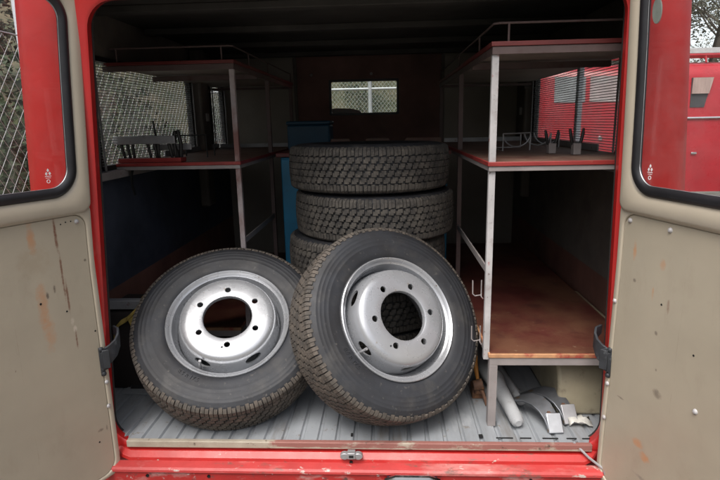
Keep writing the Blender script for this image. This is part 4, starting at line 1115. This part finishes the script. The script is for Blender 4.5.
for k in range(15): b = MB(); b.tube([(-2.1 + .3 * k, -.108, .045), (-2.1 + .3 * k, .108, .045)], .016, 8); b.build('rung', 'galv', t2)

# road wheels of the van
for x, y in ((-.93, .62), (.93, .62), (-.93, 3.3), (.93, 3.3)):
    b = MB(); T = Matrix.Translation((x, y, GZ + .376)) @ Matrix.Rotation(R(90), 4, 'Y')
    b.lathe([(.20, .1), (.30, .105), (.35, .09), (.376, .07), (.376, -.07), (.35, -.09), (.3, -.105), (.2, -.1), (.2, .1)], 40, T=T)
    wv = vb(b, 'road_wheel', 'rubber')
    b = MB(); b.lathe([(0, .06), (.1, .06), (.16, .03), (.205, .095), (.205, -.09), (.16, -.03), (.1, -.06), (0, -.06)], 32, T=T); b.build('wheel_rim', 'rim', wv)

# ------------------------------------------------------------------ light
w = bpy.data.worlds.new('World'); sc.world = w; w.use_nodes = True
nt = w.node_tree; nt.nodes.clear()
wo = nt.nodes.new('ShaderNodeOutputWorld'); bg = nt.nodes.new('ShaderNodeBackground'); sky = nt.nodes.new('ShaderNodeTexSky')
sky.sky_type = 'NISHITA'; sky.sun_disc = False
SUN_EL, SUN_AZ = 60, 200          # azimuth: degrees clockwise from +Y (behind the camera, a little to its left)
sky.sun_elevation = R(SUN_EL); sky.sun_rotation = R(SUN_AZ)
sky.air_density = 1.0; sky.dust_density = 6.0; sky.ozone_density = 1.0
hs = nt.nodes.new('ShaderNodeHueSaturation'); hs.inputs['Saturation'].default_value = .45
nt.links.new(sky.outputs[0], hs.inputs['Color']); # overcast: the zenith is several times brighter than the horizon
tcw = nt.nodes.new('ShaderNodeTexCoord'); spw = nt.nodes.new('ShaderNodeSeparateXYZ'); nt.links.new(tcw.outputs['Generated'], spw.inputs[0])
mr = nt.nodes.new('ShaderNodeMapRange'); mr.interpolation_type = 'SMOOTHSTEP'
for i_, v_ in ((1, 0.0), (2, .8), (3, .50), (4, 1.45)): mr.inputs[i_].default_value = v_
nt.links.new(spw.outputs[2], mr.inputs[0])
# added boost: sky brightened low over the front of the yard
lo_ = nt.nodes.new('ShaderNodeMapRange'); lo_.interpolation_type = 'SMOOTHSTEP'; nt.links.new(spw.outputs[2], lo_.inputs[0])
for i_, v_ in ((1, .12), (2, .55), (3, 1.0), (4, 0.0)): lo_.inputs[i_].default_value = v_
fy_ = nt.nodes.new('ShaderNodeMapRange'); fy_.interpolation_type = 'SMOOTHSTEP'; nt.links.new(spw.outputs[1], fy_.inputs[0])
for i_, v_ in ((1, .1), (2, .9), (3, 0.0), (4, 2.6)): fy_.inputs[i_].default_value = v_
sc_ = math_(nt, 'ADD', mr.outputs[0], math_(nt, 'MULTIPLY', lo_.outputs[0], fy_.outputs[0]))
vm = nt.nodes.new('ShaderNodeVectorMath'); vm.operation = 'SCALE'
nt.links.new(hs.outputs[0], vm.inputs[0]); nt.links.new(sc_, vm.inputs['Scale'])
nt.links.new(vm.outputs[0], bg.inputs[0]); bg.inputs[1].default_value = .15
nt.links.new(bg.outputs[0], wo.inputs[0])
sd = bpy.data.lights.new('sun', 'SUN'); sd.energy = 1.0; sd.angle = R(30); sd.color = (1, .97, .93)
so = bpy.data.objects.new('sun', sd); col.objects.link(so)
sv = Vector((math.sin(R(SUN_AZ)) * math.cos(R(SUN_EL)), math.cos(R(SUN_AZ)) * math.cos(R(SUN_EL)), math.sin(R(SUN_EL))))
so.rotation_euler = sv.to_track_quat('Z', 'Y').to_euler(); so.location = sv * 20

# ------------------------------------------------------------------ camera
cd = bpy.data.cameras.new('camera'); cd.sensor_width = 36; cd.lens = 27; cd.clip_start = .05; cd.clip_end = 1500
co = bpy.data.objects.new('camera', cd); col.objects.link(co)
yw, pt, rl = R(3), R(12.4), R(1.2)
Fv = Vector((-math.sin(yw) * math.cos(pt), math.cos(yw) * math.cos(pt), -math.sin(pt))); Rv = Vector((math.cos(yw), math.sin(yw), 0)); Uv = Rv.cross(Fv)
R2 = Rv * math.cos(rl) - Uv * math.sin(rl); U2 = Uv * math.cos(rl) + Rv * math.sin(rl)
mw = Matrix((R2, U2, -Fv)).transposed().to_4x4(); mw.translation = (.13, -1.745, 1.13)
co.matrix_world = mw
sc.camera = co
sc.view_settings.view_transform = 'Standard'; sc.view_settings.look = 'None'; sc.view_settings.gamma = 1; sc.view_settings.use_curve_mapping = False
sc.view_settings.exposure = .40
sc.cycles.max_bounces = 8; sc.cycles.diffuse_bounces = 4; sc.cycles.transparent_max_bounces = 24
